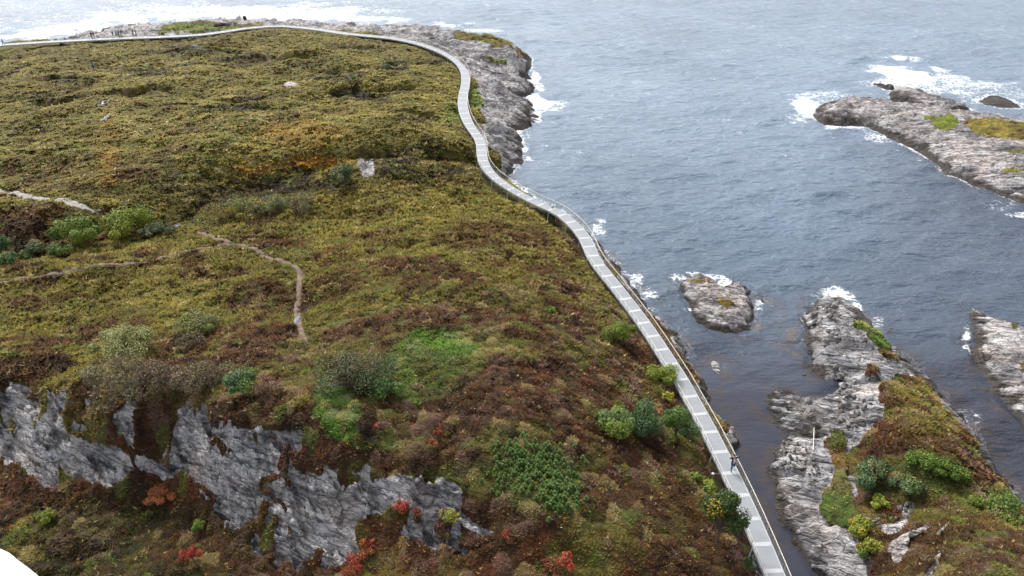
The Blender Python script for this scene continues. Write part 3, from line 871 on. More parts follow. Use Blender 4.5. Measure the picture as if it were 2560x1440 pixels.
def tag(o, label=None, cat=None, group=None, kind=None):
    for k, v in (('label', label), ('category', cat), ('group', group), ('kind', kind)):
        if v:
            o[k] = v
    return o


def empty(name, loc, rz=0.0):
    o = bpy.data.objects.new(name, None)
    COL.objects.link(o)
    o.location = loc
    o.rotation_euler = (0, 0, rz)
    o.empty_display_size = 0.3
    return o


def gridfaces(keep):
    """quads of a grid of verts where all four corners are kept; returns index map and faces"""
    nr, nc = keep.shape
    q = keep[:-1, :-1] & keep[1:, :-1] & keep[:-1, 1:] & keep[1:, 1:]
    i, j = np.nonzero(q)
    used = np.zeros(keep.shape, bool)
    for a, b in ((0, 0), (1, 0), (0, 1), (1, 1)):
        used[i + a, j + b] = True
    idx = -np.ones(keep.shape, np.int64)
    idx[used] = np.arange(used.sum())
    f = np.stack([idx[i, j], idx[i, j + 1], idx[i + 1, j + 1], idx[i + 1, j]], 1)
    return used, f


# ------------------------------------------------------------------ terrain
PX, PY, DEP = project(X, Y, H)
keep = (H > -1.6) & (DCO > -2.4) & (PX > -450) & (PX < 3000) & (PY < 1900)
used, faces = gridfaces(keep)
tcol = np.zeros((used.sum(), 3))
xs, ys, pxs, pys = X[used], Y[used], PX[used], PY[used]
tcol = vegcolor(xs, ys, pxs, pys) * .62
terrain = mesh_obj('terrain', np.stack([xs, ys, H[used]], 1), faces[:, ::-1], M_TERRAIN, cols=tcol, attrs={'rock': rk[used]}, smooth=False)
tag(terrain, kind='structure')
print('terrain', len(faces))

# ------------------------------------------------------------------ paths and puddles, draped on the terrain
PATHS = {'dirt': [[(-60, 722), (0, 710), (60, 693), (170, 683), (280, 660), (400, 645), (480, 625), (560, 610), (600, 611)],
                  [(600, 611), (650, 630), (695, 652), (735, 665), (752, 682), (748, 720), (742, 780), (748, 822), (770, 862)], [(575, 608), (535, 598), (492, 580)]],
         'gravel': [[(-80, 470), (0, 479), (60, 489), (140, 499), (200, 514), (238, 529)]],
         'far': [[(560, 140), (620, 138), (660, 132), (700, 140), (760, 152)], [(880, 118), (915, 108), (950, 113), (980, 130), (1000, 148)], [(995, 1090), (900, 1092), (955, 1115), (990, 1122)]]}
path_pts = []


def strip(name, line, width, mat, lift=0.05):
    w = np.array([hit(*p)[:2] for p in line])
    seg = np.hypot(*(w[1:] - w[:-1]).T)
    s = np.concatenate([[0], np.cumsum(seg)])
    n = max(4, int(s[-1] / 0.35))
    q = np.linspace(0, s[-1], n)
    x, y = np.interp(q, s, w[:, 0]), np.interp(q, s, w[:, 1])
    for _ in range(6):
        x[1:-1] = (x[:-2] + x[1:-1] * 2 + x[2:]) / 4
        y[1:-1] = (y[:-2] + y[1:-1] * 2 + y[2:]) / 4
    path_pts.append((np.stack([x, y], 1), width))
    tx, ty = np.gradient(x), np.gradient(y)
    L = np.hypot(tx, ty) + 1e-9
    nx, ny = ty / L, -tx / L
    V = []
    K = 7
    wl = width * (.35 + .5 * fbm(q / 1.5, q * 0 + 3.3, 3, 5))
    wr = width * (.35 + .5 * fbm(q / 1.5, q * 0 + 9.3, 3, 6))
    tp = (.15 + .85 * ss(0, 2.5, s[-1] - q))
    wl, wr = wl * tp, wr * tp
    for k in range(K):
        t = k / (K - 1)
        off = -wl + (wl + wr) * t
        vx, vy = x + nx * off, y + ny * off
        edge = 1 - abs(2 * t - 1)
        V.append(np.stack([vx, vy, hz(vx, vy) + lift * min(1, edge * 4) - 0.02], 1))
    V = np.stack(V, 1).reshape(-1, 3)
    i, j = np.meshgrid(np.arange(n - 1), np.arange(K - 1), indexing='ij')
    i, j = i.ravel(), j.ravel()
    f = np.stack([i * K + j, i * K + j + 1, (i + 1) * K + j + 1, (i + 1) * K + j], 1)
    o = mesh_obj(name, V, f[:, ::-1], mat, smooth=True)
    tag(o, kind='structure')
    return o


for l in PATHS['dirt']:
    strip('dirt_path', l, 0.55, M_SOIL, .10)
for l in PATHS['gravel']:
    strip('gravel_path', l, 1.3, M_GRAVEL)
for l in PATHS['far'][:2]:
    strip('dirt_path', l, 0.5, M_SOIL)


def pathdist(x, y):
    d = np.full(x.shape, 9.0)
    for p, w in path_pts:
        d = np.minimum(d, segdist(x, y, [tuple(v) for v in p[::3]]) / w)
    return d


M_PUDDLE, _nt, _b = newmat('still_water')
_b.inputs['Base Color'].default_value = (.10, .11, .16, 1)
_b.inputs['Roughness'].default_value = .12
for (a, b, rx, ry) in ((260, 261, 5, 8), (266, 294, 4, 9), (742, 802, 6, 12), (442, 566, 12, 3)):
    x, y, z = hit(a, b)
    dep = project(x, y, z)[2]
    s = dep / F_PX
    th = np.linspace(0, 2 * math.pi, 28, endpoint=False)
    rr = 1 + .5 * (fbm(np.cos(th) * 1.3 + a, np.sin(th) * 1.3 + b, 3, 7) - .5)
    sind = math.sin(math.atan2(CAMZ - z, math.hypot(x, y)))
    vx, vy = x + np.cos(th) * rx * s * rr, y + np.sin(th) * ry * s / sind * rr
    V = np.stack([vx, vy, hz(vx, vy) + .12], 1)
    V = np.vstack([V, [[x, y, z + .13]]])
    o = mesh_obj('puddle', V, [[k, (k + 1) % 28, 28] for k in range(28)], M_PUDDLE)
    tag(o, kind='structure')
    path_pts.append((np.array([[x - rx * s * .7, y - ry * s * .8], [x, y], [x + rx * s * .7, y + ry * s * .8]]), max(.5, rx * s)))

# unidentified white surface, built as paving, at the lower left edge of the view
edge = [(-420, 1330), (-200, 1340), (-80, 1352), (0, 1373), (24, 1384), (48, 1404), (70, 1420), (90, 1436), (112, 1456), (160, 1520), (210, 1620), (250, 1750)]
corner_pts = []
for (a, b) in edge:
    x, y = at(a, b, 3.05)
    corner_pts.append((float(x), float(y)))
corner_poly = corner_pts + [(-40, 8), (-70, 30)]
V = [(x, y, 3.15) for x, y in corner_poly] + [(x, y, 1.2) for x, y in corner_poly]
n = len(corner_poly)
white_surface = mesh_obj('white_surface', V, [list(range(n))[::-1]] + [[k, (k + 1) % n, n + (k + 1) % n, n + k] for k in range(n)], M_WHITE)
tag(white_surface, kind='structure')

# ------------------------------------------------------------------ heather and grass (uncountable)


def tufts(n, name, zone=None, seed=1, size0=.0037, blades=6, smin=.15, smax=.55):
    g = np.random.default_rng(seed)
    r = R0 * np.exp(g.random(n) * math.log(R1 / R0))
    t = (g.random(n) * 2 - 1) * TH
    x, y = r * np.sin(t), r * np.cos(t)
    z = hz(x, y)
    px, py, dep = project(x, y, z)
    rm = lookup(rk, DF, x, y)
    dc = lookup(DCO, DF, x, y)
    dw = lookup(dwalk, DC, x, y)
    ok = (rm < .42) & (dc > .7) & (px > -260) & (px < 2820) & (py < 1720) & (py > 20) & (dw > 1.25)
    zp = lookup(base, DC, x, y)
    ok &= ~inside(x, y, corner_poly)
    x, y, z, px, py, r, dw = (v[ok] for v in (x, y, z, px, py, r, dw))
    pd = pathdist(x, y)
    ok = pd > .45 + .35 * g.random(len(x))
    # thin growth over the stony and sandy parts of the headland
    stony = (np.abs(px - 2095) < 70) & (py > 1080) & (py < 1450)
    ok &= ~(stony & (g.random(len(x)) < .45))
    x, y, z, px, py, r, dw = (v[ok] for v in (x, y, z, px, py, r, dw))
    m = len(x)
    rnd = g.random(m)
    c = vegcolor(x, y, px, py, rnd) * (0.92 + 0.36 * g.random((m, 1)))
    sz = np.clip(size0 * r, smin, smax) * (.65 + .8 * g.random(m))
    sz *= 0.75 + 0.7 * (fbm(x / 2.2, y / 2.2, 3, 111))
    sz = np.minimum(sz, .35 + np.maximum(0, dw - 1.2) * .5)
    V = np.empty((m, blades, 3, 3), np.float32)
    C = np.empty((m, blades, 3, 3), np.float32)
    for k in range(blades):
        az = g.random(m) * 2 * math.pi
        lean = .35 + .85 * g.random(m)
        L = sz * (.6 + .6 * g.random(m))
        bx = x + (g.random(m) - .5) * sz * .7
        by = y + (g.random(m) - .5) * sz * .7
        tx, ty, tz = np.cos(az) * lean * L, np.sin(az) * lean * L, L * (.75 - .35 * lean * g.random(m)) * (1 - .5 * ss(90, 150, r))
        w = sz * (.16 + .16 * g.random(m))
        sx, sy = -np.sin(az) * w, np.cos(az) * w
        zb = z - .06
        V[:, k, 0] = np.stack([bx - sx, by - sy, zb], 1)
        V[:, k, 1] = np.stack([bx + sx, by + sy, zb], 1)
        V[:, k, 2] = np.stack([bx + tx, by + ty, zb + tz], 1)
        C[:, k, :] = (c * (.88 + .24 * g.random((m, 1))))[:, None, :]
    nv = m * blades * 3
    f = np.arange(nv).reshape(-1, 3)
    o = mesh_obj(name, V.reshape(-1, 3), f, M_TUFT, cols=C.reshape(-1, 3))
    tag(o, 'low brown heather and olive grass covering the moorland', 'heather', kind='stuff')
    print(name, m)
    return o


tufts(620000, 'heather_and_grass', seed=3)

# ------------------------------------------------------------------ skerries and islets


def islet(name, label, outline, zs, hmax, k, step, group='rocky skerries in the sea', cat='islet', veg=None, lift=0.0, rough=1.0, mat=None):
    poly = wpoly(outline, zs if isinstance(zs, list) else [zs] * len(outline))
    P_ = np.array(poly)
    cx_, cy_ = P_.mean(0)
    x0, y0 = P_.min(0) - 2
    x1, y1 = P_.max(0) + 2
    gx_, gy_ = np.meshgrid(np.arange(x0, x1, step), np.arange(y0, y1, step), indexing='ij')
    d = sdf(gx_, gy_, poly) + (fbm(gx_ / 2.0, gy_ / 2.0, 4, 9) - .5) * 1.8 * rough
    h = hmax * (1 - np.exp(-np.maximum(d, 0) / k)) - .1
    h = h + rockdisp(gx_ + 300, gy_ - 100) * .8 * rough * ss(-.3, 1.5, d) + lift
    h = np.where(d > 0, np.maximum(h, -.1 + .1 * np.minimum(d, 2)), d * .8)
    vm = np.zeros(gx_.shape)
    col = np.broadcast_to(lin(128, 124, 46), gx_.shape + (3,)).copy()
    if veg:
        px, py, dep = project(gx_, gy_, h)
        kx = F_PX / dep
        wx = (fbm(gx_ / 1.5, gy_ / 1.5, 3, 12) - .5) * 2.4 * kx
        wy = (fbm(gx_ / 1.5, gy_ / 1.5, 3, 13) - .5) * 1.2 * kx
        for pts_, cc in veg:
            ins = inside(px + wx, py + wy, pts_)
            vm[ins] = 1
            col[ins] = mixc(np.broadcast_to(cc, (ins.sum(), 3)), lin(96, 78, 42), ss(.42, .62, fbm(gx_[ins] / 2.5, gy_[ins] / 2.5, 4, 14)) * .8) * (.45 + .9 * fbm(gx_[ins] * 1.3, gy_[ins] * 1.3, 3, 4))[:, None]
    used_, f = gridfaces(d > -1.6)
    V = np.stack([gx_[used_] - cx_, gy_[used_] - cy_, h[used_]], 1)
    o = mesh_obj(name, V, f, mat or M_ISLET, cols=col[used_], attrs={'rock': 1 - vm[used_]}, smooth=False)
    o.location = (cx_, cy_, 0)
    tag(o, label, cat, group)
    return o, poly


LICH = lin(190, 160, 50)
GRASSY = lin(128, 126, 48)
ISLETS = []
A1 = [(1700, 708), (1714, 695), (1745, 692), (1790, 703), (1815, 714), (1850, 712), (1880, 730), (1888, 755), (1890, 790), (1885, 815), (1850, 836), (1815, 830), (1770, 818), (1745, 800), (1725, 770), (1710, 745)]
ISLETS.append(islet('rock_islet', 'oval grey skerry with yellow lichen streak, alone in the bay beside the walkway', A1, 0.3, 2.0, 1.7, .14,
                    veg=[([(1795, 742), (1830, 755), (1840, 768), (1815, 766), (1795, 755)], LICH), ([(1725, 692), (1770, 696), (1772, 702), (1728, 702)], lin(150, 115, 50))]))
ISLETS.append(islet('rock_islet', 'tiny black wave-washed rock off the end of the oval skerry', [(1892, 747), (1904, 743), (1922, 755), (1910, 760), (1897, 756)], 0, .4, .6, .12))
B1 = [(2422, 776), (2442, 773), (2500, 800), (2560, 816), (2640, 850), (2760, 910), (2760, 1160), (2640, 1130), (2560, 1060), (2520, 1020), (2480, 960), (2445, 920), (2430, 885), (2436, 860), (2442, 832), (2426, 800)]
ISLETS.append(islet('rock_islet', 'slanting pinkish grey skerry cut by the right edge of the photo', B1, 0.3, 2.4, 2.5, .18,
                    veg=[([(2525, 800), (2545, 805), (2560, 820), (2540, 820)], GRASSY), ([(2540, 900), (2570, 905), (2575, 940), (2545, 930)], GRASSY)]))
C1 = [(2030, 285), (2046, 264), (2090, 252), (2140, 252), (2200, 262), (2260, 266), (2330, 274), (2420, 284), (2500, 294), (2560, 304), (2720, 330), (2900, 380), (2900, 700), (2720, 570), (2560, 512), (2490, 486), (2430, 466),
      (2380, 441), (2335, 411), (2300, 386), (2260, 366), (2232, 351), (2190, 331), (2160, 319), (2110, 316), (2060, 313), (2036, 302)]
zc = [0.1, .2, .5, .6, .8, .9, 1.0, 1.1, 1.1, 1.1, 1.1, 1.1] + [0.0] * 15
ISLETS.append(islet('rock_islet', 'largest pale grey skerry with grassy top, out beyond the bay', C1, zc, 4.2, 4.5, .3,
                    veg=[([(2310, 290), (2380, 285), (2400, 300), (2390, 325), (2340, 320)], lin(122, 134, 44)), ([(2410, 300), (2460, 292), (2560, 308), (2600, 330), (2560, 350), (2490, 345), (2430, 330)], lin(142, 128, 52)),
                         ([(2520, 375), (2560, 365), (2570, 378), (2530, 382)], GRASSY), ([(2500, 425), (2560, 420), (2560, 432), (2510, 435)], GRASSY)]))
D1 = [(2222, 226), (2240, 220), (2290, 227), (2340, 242), (2390, 257), (2440, 276), (2390, 280), (2320, 274), (2270, 264), (2226, 248)]
ISLETS.append(islet('rock_islet', 'dark brown ridge of rock behind the largest skerry', D1, .6, 2.0, 1.2, .25, mat=None))
ISLETS.append(islet('rock_islet', 'low black reef trailing from the dark ridge into the surf', [(2176, 210), (2200, 208), (2226, 218), (2240, 226), (2222, 228), (2195, 219)], 0, .55, .8, .2))
ISLETS.append(islet('rock_islet', 'smooth grey rock dome awash in the surf beside the dark ridge', [(2440, 252), (2470, 237), (2500, 240), (2545, 258), (2560, 272), (2500, 272), (2460, 264)], 0, .9, 3.0, .25, rough=.25))
ISLETS.append(islet('rock_islet', 'small whitish boulder standing in the channel water near the walkway', [(1774, 905), (1784, 899), (1798, 908), (1808, 922), (1806, 935), (1796, 936), (1784, 926)], 0.1, .75, .5, .07, rough=.35, mat=M_BOULDER))
ISLETS.append(islet('rock_islet', 'brown weedy rock awash in the cove of the right headland', [(2080, 1000), (2110, 985), (2140, 1000), (2150, 1040), (2120, 1062), (2090, 1050)], 0, 1.0, 1.0, .1))

# ------------------------------------------------------------------ sea
DS = 0.0042
SR0, SR1 = 26.0, 6000.0
nrs = int(math.log(420 / SR0) / DS)
rs = SR0 * np.exp(np.arange(nrs) * DS)
rs = np.concatenate([rs, 420 * np.exp(np.arange(1, 40) * math.log(SR1 / 420) / 39)])
ts = np.arange(-1.02, 1.02, DS)
rr, tt = np.meshgrid(rs, ts, indexing='ij')
SX, SY = rr * np.sin(tt), rr * np.cos(tt)
sh = np.zeros(SX.shape)
g = np.random.default_rng(5)
fade = ss(600, 250, rr)
for k in range(26):
    lam = 1.6 * (1.18 ** k) if k < 14 else 1.3 + g.random() * 6
    if lam > 16:
        lam = 5 + 8 * g.random()
    a = math.radians(100 + g.normal() * 22)
    kx, ky = math.cos(a) * 2 * math.pi / lam, math.sin(a) * 2 * math.pi / lam
    ph = g.random() * 6.28 + 1.5 * fbm(SX / (lam * 4), SY / (lam * 4), 2, 200 + k)
    amp = 0.0078 * lam ** .95
    ok = ss(1.6, 3.2, lam / np.maximum(rr * DS, 1e-3))
    s_ = np.sin(SX * kx + SY * ky + ph * 2)
    sh += amp * (s_ + .35 * np.abs(s_)) * ok
gust = .55 + .9 * fbm(SX / 28, SY / 28, 3, 300)
SPX, SPY, SD = project(SX, SY, np.zeros(SX.shape))
dl_ = np.full(SX.shape, 99.0)
near = (rr < 400) & (SPX > -500) & (SPX < 3100)
dl_[near] = -np.maximum(sdf(SX[near], SY[near], MAIN_POLY), sdf(SX[near], SY[near], HEAD_POLY))
for o, poly in ISLETS:
    dl_[near] = np.minimum(dl_[near], -sdf(SX[near], SY[near], poly))
shel = 1 - .8 * ss(840, 1010, SPY) * ss(2150, 2000, SPX) * ss(1680, 1740, SPX)
chop = (.55 + .6 * ss(1100, 300, SPY)) * shel
sh = sh * gust * fade * shel * 1.0

# breaking crest over the sunken reef
crest = [(2120, 160), (2150, 152), (2190, 148), (2240, 149), (2290, 152), (2330, 160)]
cd = segdist(SX, SY, wpoly(crest))
sh += .9 * np.exp(-(cd / 1.6) ** 2)

foam = np.zeros(SX.shape)
# (cx, cy, rx, ry, amount) in photo pixels, laid on the water
FOAM = [(2260, 186, 85, 20, .95), (2330, 205, 130, 22, .55), (2420, 215, 90, 25, .45), (2200, 178, 40, 12, .6), (2280, 225, 120, 22, .4), (2480, 250, 110, 30, .32), (2010, 265, 32, 30, .8), (2040, 245, 70, 20, .42), (1995, 295, 35, 18, .35), (2080, 320, 30, 10, .75), (2130, 322, 45, 9, .55), (2190, 345, 50, 14, .45),
        (2240, 150, 30, 4, .75), (2290, 153, 14, 3, .7), (1345, 262, 28, 20, .9), (1330, 245, 22, 12, .95), (1338, 195, 14, 18, .85), (1350, 215, 16, 20, .55), (1365, 270, 45, 16, .5), (1345, 290, 18, 18, .6),
        (1315, 330, 14, 14, .35), (1322, 395, 8, 10, .55), (1318, 360, 8, 40, .28), (1485, 575, 20, 22, .34), (1495, 590, 22, 25, .3), (1590, 710, 22, 25, .45), (1620, 740, 25, 20, .35), (1690, 695, 22, 10, .5), (1790, 695, 30, 14, .6), (1815, 705, 18, 14, .65), (1750, 686, 40, 8, .45), (1895, 760, 14, 20, .4), (1728, 775, 10, 6, .6),
        (2070, 730, 40, 14, .7), (2100, 740, 40, 14, .6), (2135, 765, 20, 14, .5), (2180, 810, 25, 25, .38), (2015, 790, 14, 25, .42), (2415, 830, 10, 40, .38), (2425, 870, 10, 25, .45), (2555, 535, 40, 12, .45), (2500, 505, 60, 14, .25), (2410, 1060, 40, 40, .18),
        (120, 84, 110, 10, .8), (30, 96, 90, 9, .8), (215, 66, 70, 9, .8), (320, 51, 90, 8, .75), (430, 43, 80, 8, .85), (560, 40, 90, 10, .95), (690, 40, 110, 12, 1.0), (800, 44, 90, 9, .95), (900, 50, 90, 7, .85), (980, 52, 60, 6, .7), (1130, 62, 60, 6, .55), (1200, 78, 40, 5, .55),
        (500, 26, 150, 12, .45), (700, 22, 180, 14, .5), (860, 30, 120, 12, .45), (300, 40, 120, 12, .45), (150, 66, 120, 14, .42),
        (650, 18, 250, 10, .28), (400, 15, 150, 14, .3), (250, 35, 100, 14, .32), (100, 55, 130, 18, .25), (60, 20, 130, 20, .18), (2050, 40, 300, 14, .10), (1950, 70, 200, 14, .10)]
fwx = (fbm(SX / 7, SY / 7, 4, 310) - .5)
fwy = (fbm(SX / 7, SY / 7, 4, 320) - .5)
for (a, b, rx, ry, s_) in FOAM:
    d = ((SPX - a) / rx + fwx * 2.2) ** 2 + ((SPY - b) / ry + fwy * 2.2) ** 2
    foam = np.maximum(foam, s_ * ss(1.5, .1, d))
expo = ss(760, 500, SPY) * .34 + .2 * ss(1000, 700, SPY)
foam = np.maximum(foam, expo * ss(1.6, -.3, dl_) * (.4 + 1.0 * fbm(SX / 5, SY / 5, 2, 301)))
foam = np.maximum(foam, (.16 * ss(.64, .74, fbm(SX / 6, SY / 2.6, 3, 302))) * (SPY < 420))
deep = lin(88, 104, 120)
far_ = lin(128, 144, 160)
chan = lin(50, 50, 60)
scol = mixc(np.broadcast_to(deep, SX.shape + (3,)), far_, ss(700, 150, SPY))  # paler with distance: part of the sky's reflection is put into the water colour
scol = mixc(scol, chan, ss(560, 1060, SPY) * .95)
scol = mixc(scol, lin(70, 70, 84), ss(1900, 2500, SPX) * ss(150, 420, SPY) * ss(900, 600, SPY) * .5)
# shallow water with weed along the shores
scol = mixc(scol, lin(78, 62, 44), .38 * ss(3.0, .3, dl_) * ss(.42, .62, fbm(SX / 1.6, SY / 1.6, 3, 303)) * (rr < 160))
for (a, b, rx, ry, s_) in ((1985, 860, 22, 45, .55), (1960, 850, 40, 30, .35), (1890, 820, 30, 14, .3), (1950, 800, 25, 30, .25)):
    d = ((SPX - a) / rx) ** 2 + ((SPY - b) / ry) ** 2
    scol = mixc(scol, lin(120, 98, 62), s_ * .55 * ss(1.4, .2, d) * ss(.45, .6, fbm(SX / .9, SY / .9, 3, 304)))
sh = np.where(dl_ < 0.3, np.minimum(sh, .05), sh)
keep = dl_ > -3.5
used, f = gridfaces(keep)
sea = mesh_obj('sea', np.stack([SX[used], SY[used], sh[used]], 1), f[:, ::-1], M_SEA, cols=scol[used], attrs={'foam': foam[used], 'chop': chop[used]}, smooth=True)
tag(sea, kind='structure')

# ------------------------------------------------------------------ boulders
BT = []
for k in range(6):
    bm = bmesh.new()
    bmesh.ops.create_icosphere(bm, subdivisions=3, radius=1)
    rg = random.Random(50 + k)
    planes = []
    for _ in range(11):
        v = Vector((rg.gauss(0, 1), rg.gauss(0, 1), rg.gauss(0, .8))).normalized()
        planes.append((v, rg.uniform(.55, .85)))
    for v in bm.verts:
        for n_, d_ in planes:
            e = v.co.dot(n_) - d_
            if e > 0:
                v.co -= n_ * e * .92
        v.co += v.co.normalized() * (rg.random() - .5) * .05
    me = bpy.data.meshes.new('boulder')
    bm.to_mesh(me); bm.free()
    me.materials.append(M_BOULDER)
    BT.append(me)


def boulder(px, py, wpx, label, group=None, flat=.6, asp=1.0, rot=None, cat='boulder', mat=None, name='boulder', water=False):
    x, y, z = hit(px, py)
    dep = project(x, y, z)[2]
    s = wpx / 2 * dep / F_PX
    me = random.choice(BT)
    if mat is not None:
        me = me.copy()
        me.materials.clear()
        me.materials.append(mat)
    o = bpy.data.objects.new(name, me)
    COL.objects.link(o)
    o.location = (x, y, z + s * flat * .25)
    o.scale = (s * 1.25, s * asp * 1.25, s * flat * 1.25)
    o.rotation_euler = (random.uniform(-.2, .2), random.uniform(-.2, .2), rot if rot is not None else random.uniform(0, 6.28))
    tag(o, label, cat, group)
    return o


boulder(730, 213, 36, 'flat pale grey rock slab lying alone in the upper moor', flat=.08, rot=.2)
boulder(442, 119, 9, 'small green-stained boulder beside a dark hollow below the far walkway', flat=1.1)
boulder(434, 117, 6, 'smallest round stone beside the green-stained boulder', flat=.8)
boulder(488, 121, 17, 'tall grey boulder in the dark hollow below the far walkway', flat=.9)
boulder(497, 124, 7, 'tan stone leaning against the tall grey boulder', flat=.8)
boulder(566, 129, 7, 'lone grey stone in a shadowed dip of the upper moor', flat=.8)
boulder(612, 47, 9, 'dark block of rock standing at the edge of the white surf', flat=1.1, mat=M_DARKROCK)
boulder(730, 1018, 8, 'small pale stone on the moor above the cliff', flat=.5)
boulder(1999, 1163, 34, 'flat whitish slab with a grey blotch on the shingle of the headland', flat=.25, rot=-.4)
boulder(2024, 1035, 24, 'large white boulder at the head of the headland cove', flat=.9, rot=.9)
boulder(2020, 1006, 17, 'pointed striped boulder behind the white boulder in the cove', flat=1.1)
boulder(236, 531, 10, 'whitish stone at the end of the gravel path', flat=.5)
boulder(249, 527, 8, 'pale stone just beyond the end of the gravel path', flat=.5)
boulder(2010, 940, 14, 'black stone at the water edge of the headland', mat=M_DARKROCK)
rg = random.Random(9)
CL = [([(2062, 940), (2110, 900), (2120, 960), (2175, 1010), (2165, 1060), (2120, 1075), (2095, 1060), (2100, 1000)], 46, (8, 22), 'angular grey boulder in the jumble of stones behind the headland cove', 'boulders jumbled behind the cove'),
      ([(2025, 760), (2090, 755), (2110, 850), (2060, 870), (2020, 830)], 26, (9, 20), 'pinkish weathered block on the rocky tip of the right headland', 'blocks on the headland tip'),
      ([(2235, 1262), (2285, 1258), (2290, 1290), (2240, 1300)], 14, (8, 17), 'whitish stone in the heap at the foot of the headland knoll', 'stone heap below the knoll'),
      ([(2155, 1300), (2200, 1295), (2190, 1330), (2160, 1330)], 8, (7, 13), 'grey stone among the yellow shrubs of the headland hollow', 'stones in the headland hollow'),
      ([(1945, 1110), (1985, 1090), (2060, 1170), (2060, 1200), (1985, 1180), (1935, 1170)], 60, (4, 9), 'small grey stone of the shingle between the headland ledges', 'shingle stones between the ledges')]
for poly, n, (a, b), lab, grp in CL:
    k = 0
    xs_, ys_ = [p[0] for p in poly], [p[1] for p in poly]
    while k < n:
        qx, qy = rg.uniform(min(xs_), max(xs_)), rg.uniform(min(ys_), max(ys_))
        if inside(np.array(qx), np.array(qy), poly):
            boulder(qx, qy, rg.uniform(a, b), lab, grp, flat=rg.uniform(.5, .95), asp=rg.uniform(.6, 1.0))
            k += 1

# ------------------------------------------------------------------ trees and bushes


def tube(a, b, ra, rb, n=5):
    a, b = Vector(a), Vector(b)
    d = (b - a).normalized()
    u = d.orthogonal().normalized()
    w = d.cross(u)
    V = []
    for c, r in ((a, ra), (b, rb)):
        for k in range(n):
            t = 2 * math.pi * k / n
            V.append(c + u * math.cos(t) * r + w * math.sin(t) * r)
    return V, [[k, (k + 1) % n, n + (k + 1) % n, n + k] for k in range(n)] + [list(range(n))[::-1], list(range(n, 2 * n))]


def tubes(segs, n=5):
    V, F_ = [], []
    for s in segs:
        v, f = tube(*s, n=n)
        o = len(V)
        V += v
        F_ += [[i + o for i in q] for q in f]
    return V, F_


SEEDC = [100]


def bush(px, top, bot, hw, cols, label, name='bush', cat='bush', group=None, leaf=.15, dens=1.0, lobes=9, twig=0.0, cols2=None, flat=None, trunk=True, aspect=None):
    """px: centre column, top/bot: rows of crown top and foot in the photo, hw: half width in pixels"""
    SEEDC[0] += 1
    g = np.random.default_rng(SEEDC[0])
    x, y, z = hit(px, bot)
    dep = project(x, y, z)[2]
    s = dep / F_PX
    r = hw * s * 1.3
    dl = math.atan2(CAMZ - z, math.hypot(x, y))
    # rows seen = height*cos + depth*sin of the crown
    h = 1.22 * max(.5 * r, ((bot - top) * s - r * 1.1 * math.sin(dl)) / math.cos(dl))
    y0_ = y
    y += r * .42
    x *= y / y0_
    z = float(hz(x, y)) - .05
    root = empty(name, (x, y, z))
    tag(root, label, cat, group)
    # limbs and lobes
    segs, cent = [], []
    strx = .85 + .35 * g.random()
    th = h * .28
    tr = max(.035, r * .045)
    segs.append(((0, 0, -.2), (0, 0, th), tr * 1.3, tr))
    for k in range(lobes):
        a = 2 * math.pi * (k / lobes) + g.normal() * .35
        e = (g.random() ** .6) * .86
        q = (math.cos(a) * e * r * strx, math.sin(a) * e * r / strx, h * (.42 + .34 * g.random() * (1.15 - e)))
        cent.append((q, r * (.17 + .30 * g.random())))
        segs.append(((0, 0, th * (.5 + .5 * g.random())), q, tr * .7, tr * .25))
    cent.append(((0, 0, h * .66), r * .5))
    V, F_ = tubes(segs)
    mesh_obj('trunk', V, F_, M_BARK, root)
    n = int(min(9000, max(320, dens * 470 * (r / leaf / 4) ** 2)))
    cl = np.array([c for c, _ in cent])
    cr = np.array([q for _, q in cent])
    li = g.integers(0, len(cl), n)
    d = g.normal(size=(n, 3))
    d /= np.linalg.norm(d, axis=1)[:, None]
    rad = (.45 + .6 * g.random(n) ** .5)
    p = cl[li] + d * (cr[li] * rad)[:, None] * np.array([1, 1, min(1.1, h / (1.4 * r) + .2)])
    p[:, 2] = np.maximum(p[:, 2], .05 + .1 * g.random(n))
    cols = [np.asarray(c) for c in cols]
    lobec = g.integers(0, len(cols), len(cl))
    pick = np.where(g.random(n) < .6, lobec[li], g.integers(0, len(cols), n))
    c = np.array(cols)[pick] * (.72 + .6 * g.random((n, 1)))
    nv_ = d + g.normal(size=(n, 3)) * .7 + np.array([0, 0, .4])
    nv_ /= np.linalg.norm(nv_, axis=1)[:, None]
    up = g.normal(size=(n, 3))
    u = np.cross(nv_, up)
    u /= np.linalg.norm(u, axis=1)[:, None] + 1e-9
    w = np.cross(nv_, u)
    sz = leaf * (.6 + .8 * g.random(n))
    tw = g.random(n) < twig
    # leaf: a pointed four-sided blade; twig: a thin outward sliver
    u1 = np.where(tw[:, None], d * (sz * 1.9)[:, None], u * sz[:, None])
    w1 = np.where(tw[:, None], u * (sz * .10)[:, None], w * (sz * .55)[:, None])
    q = np.stack([p - u1 * .5, p + w1 * .6 - u1 * .05, p + u1 * .6, p - w1 * .6 - u1 * .05], 1)
    if twig > 0:
        tc = np.asarray(cols2 if cols2 is not None else lin(120, 108, 92))
        c[tw] = tc * (.7 + .5 * g.random((tw.sum(), 1)))
    mesh_obj('crown', q.reshape(-1, 3), np.arange(n * 4).reshape(-1, 4), M_LEAF, root, cols=np.repeat(c, 4, 0))
    return root


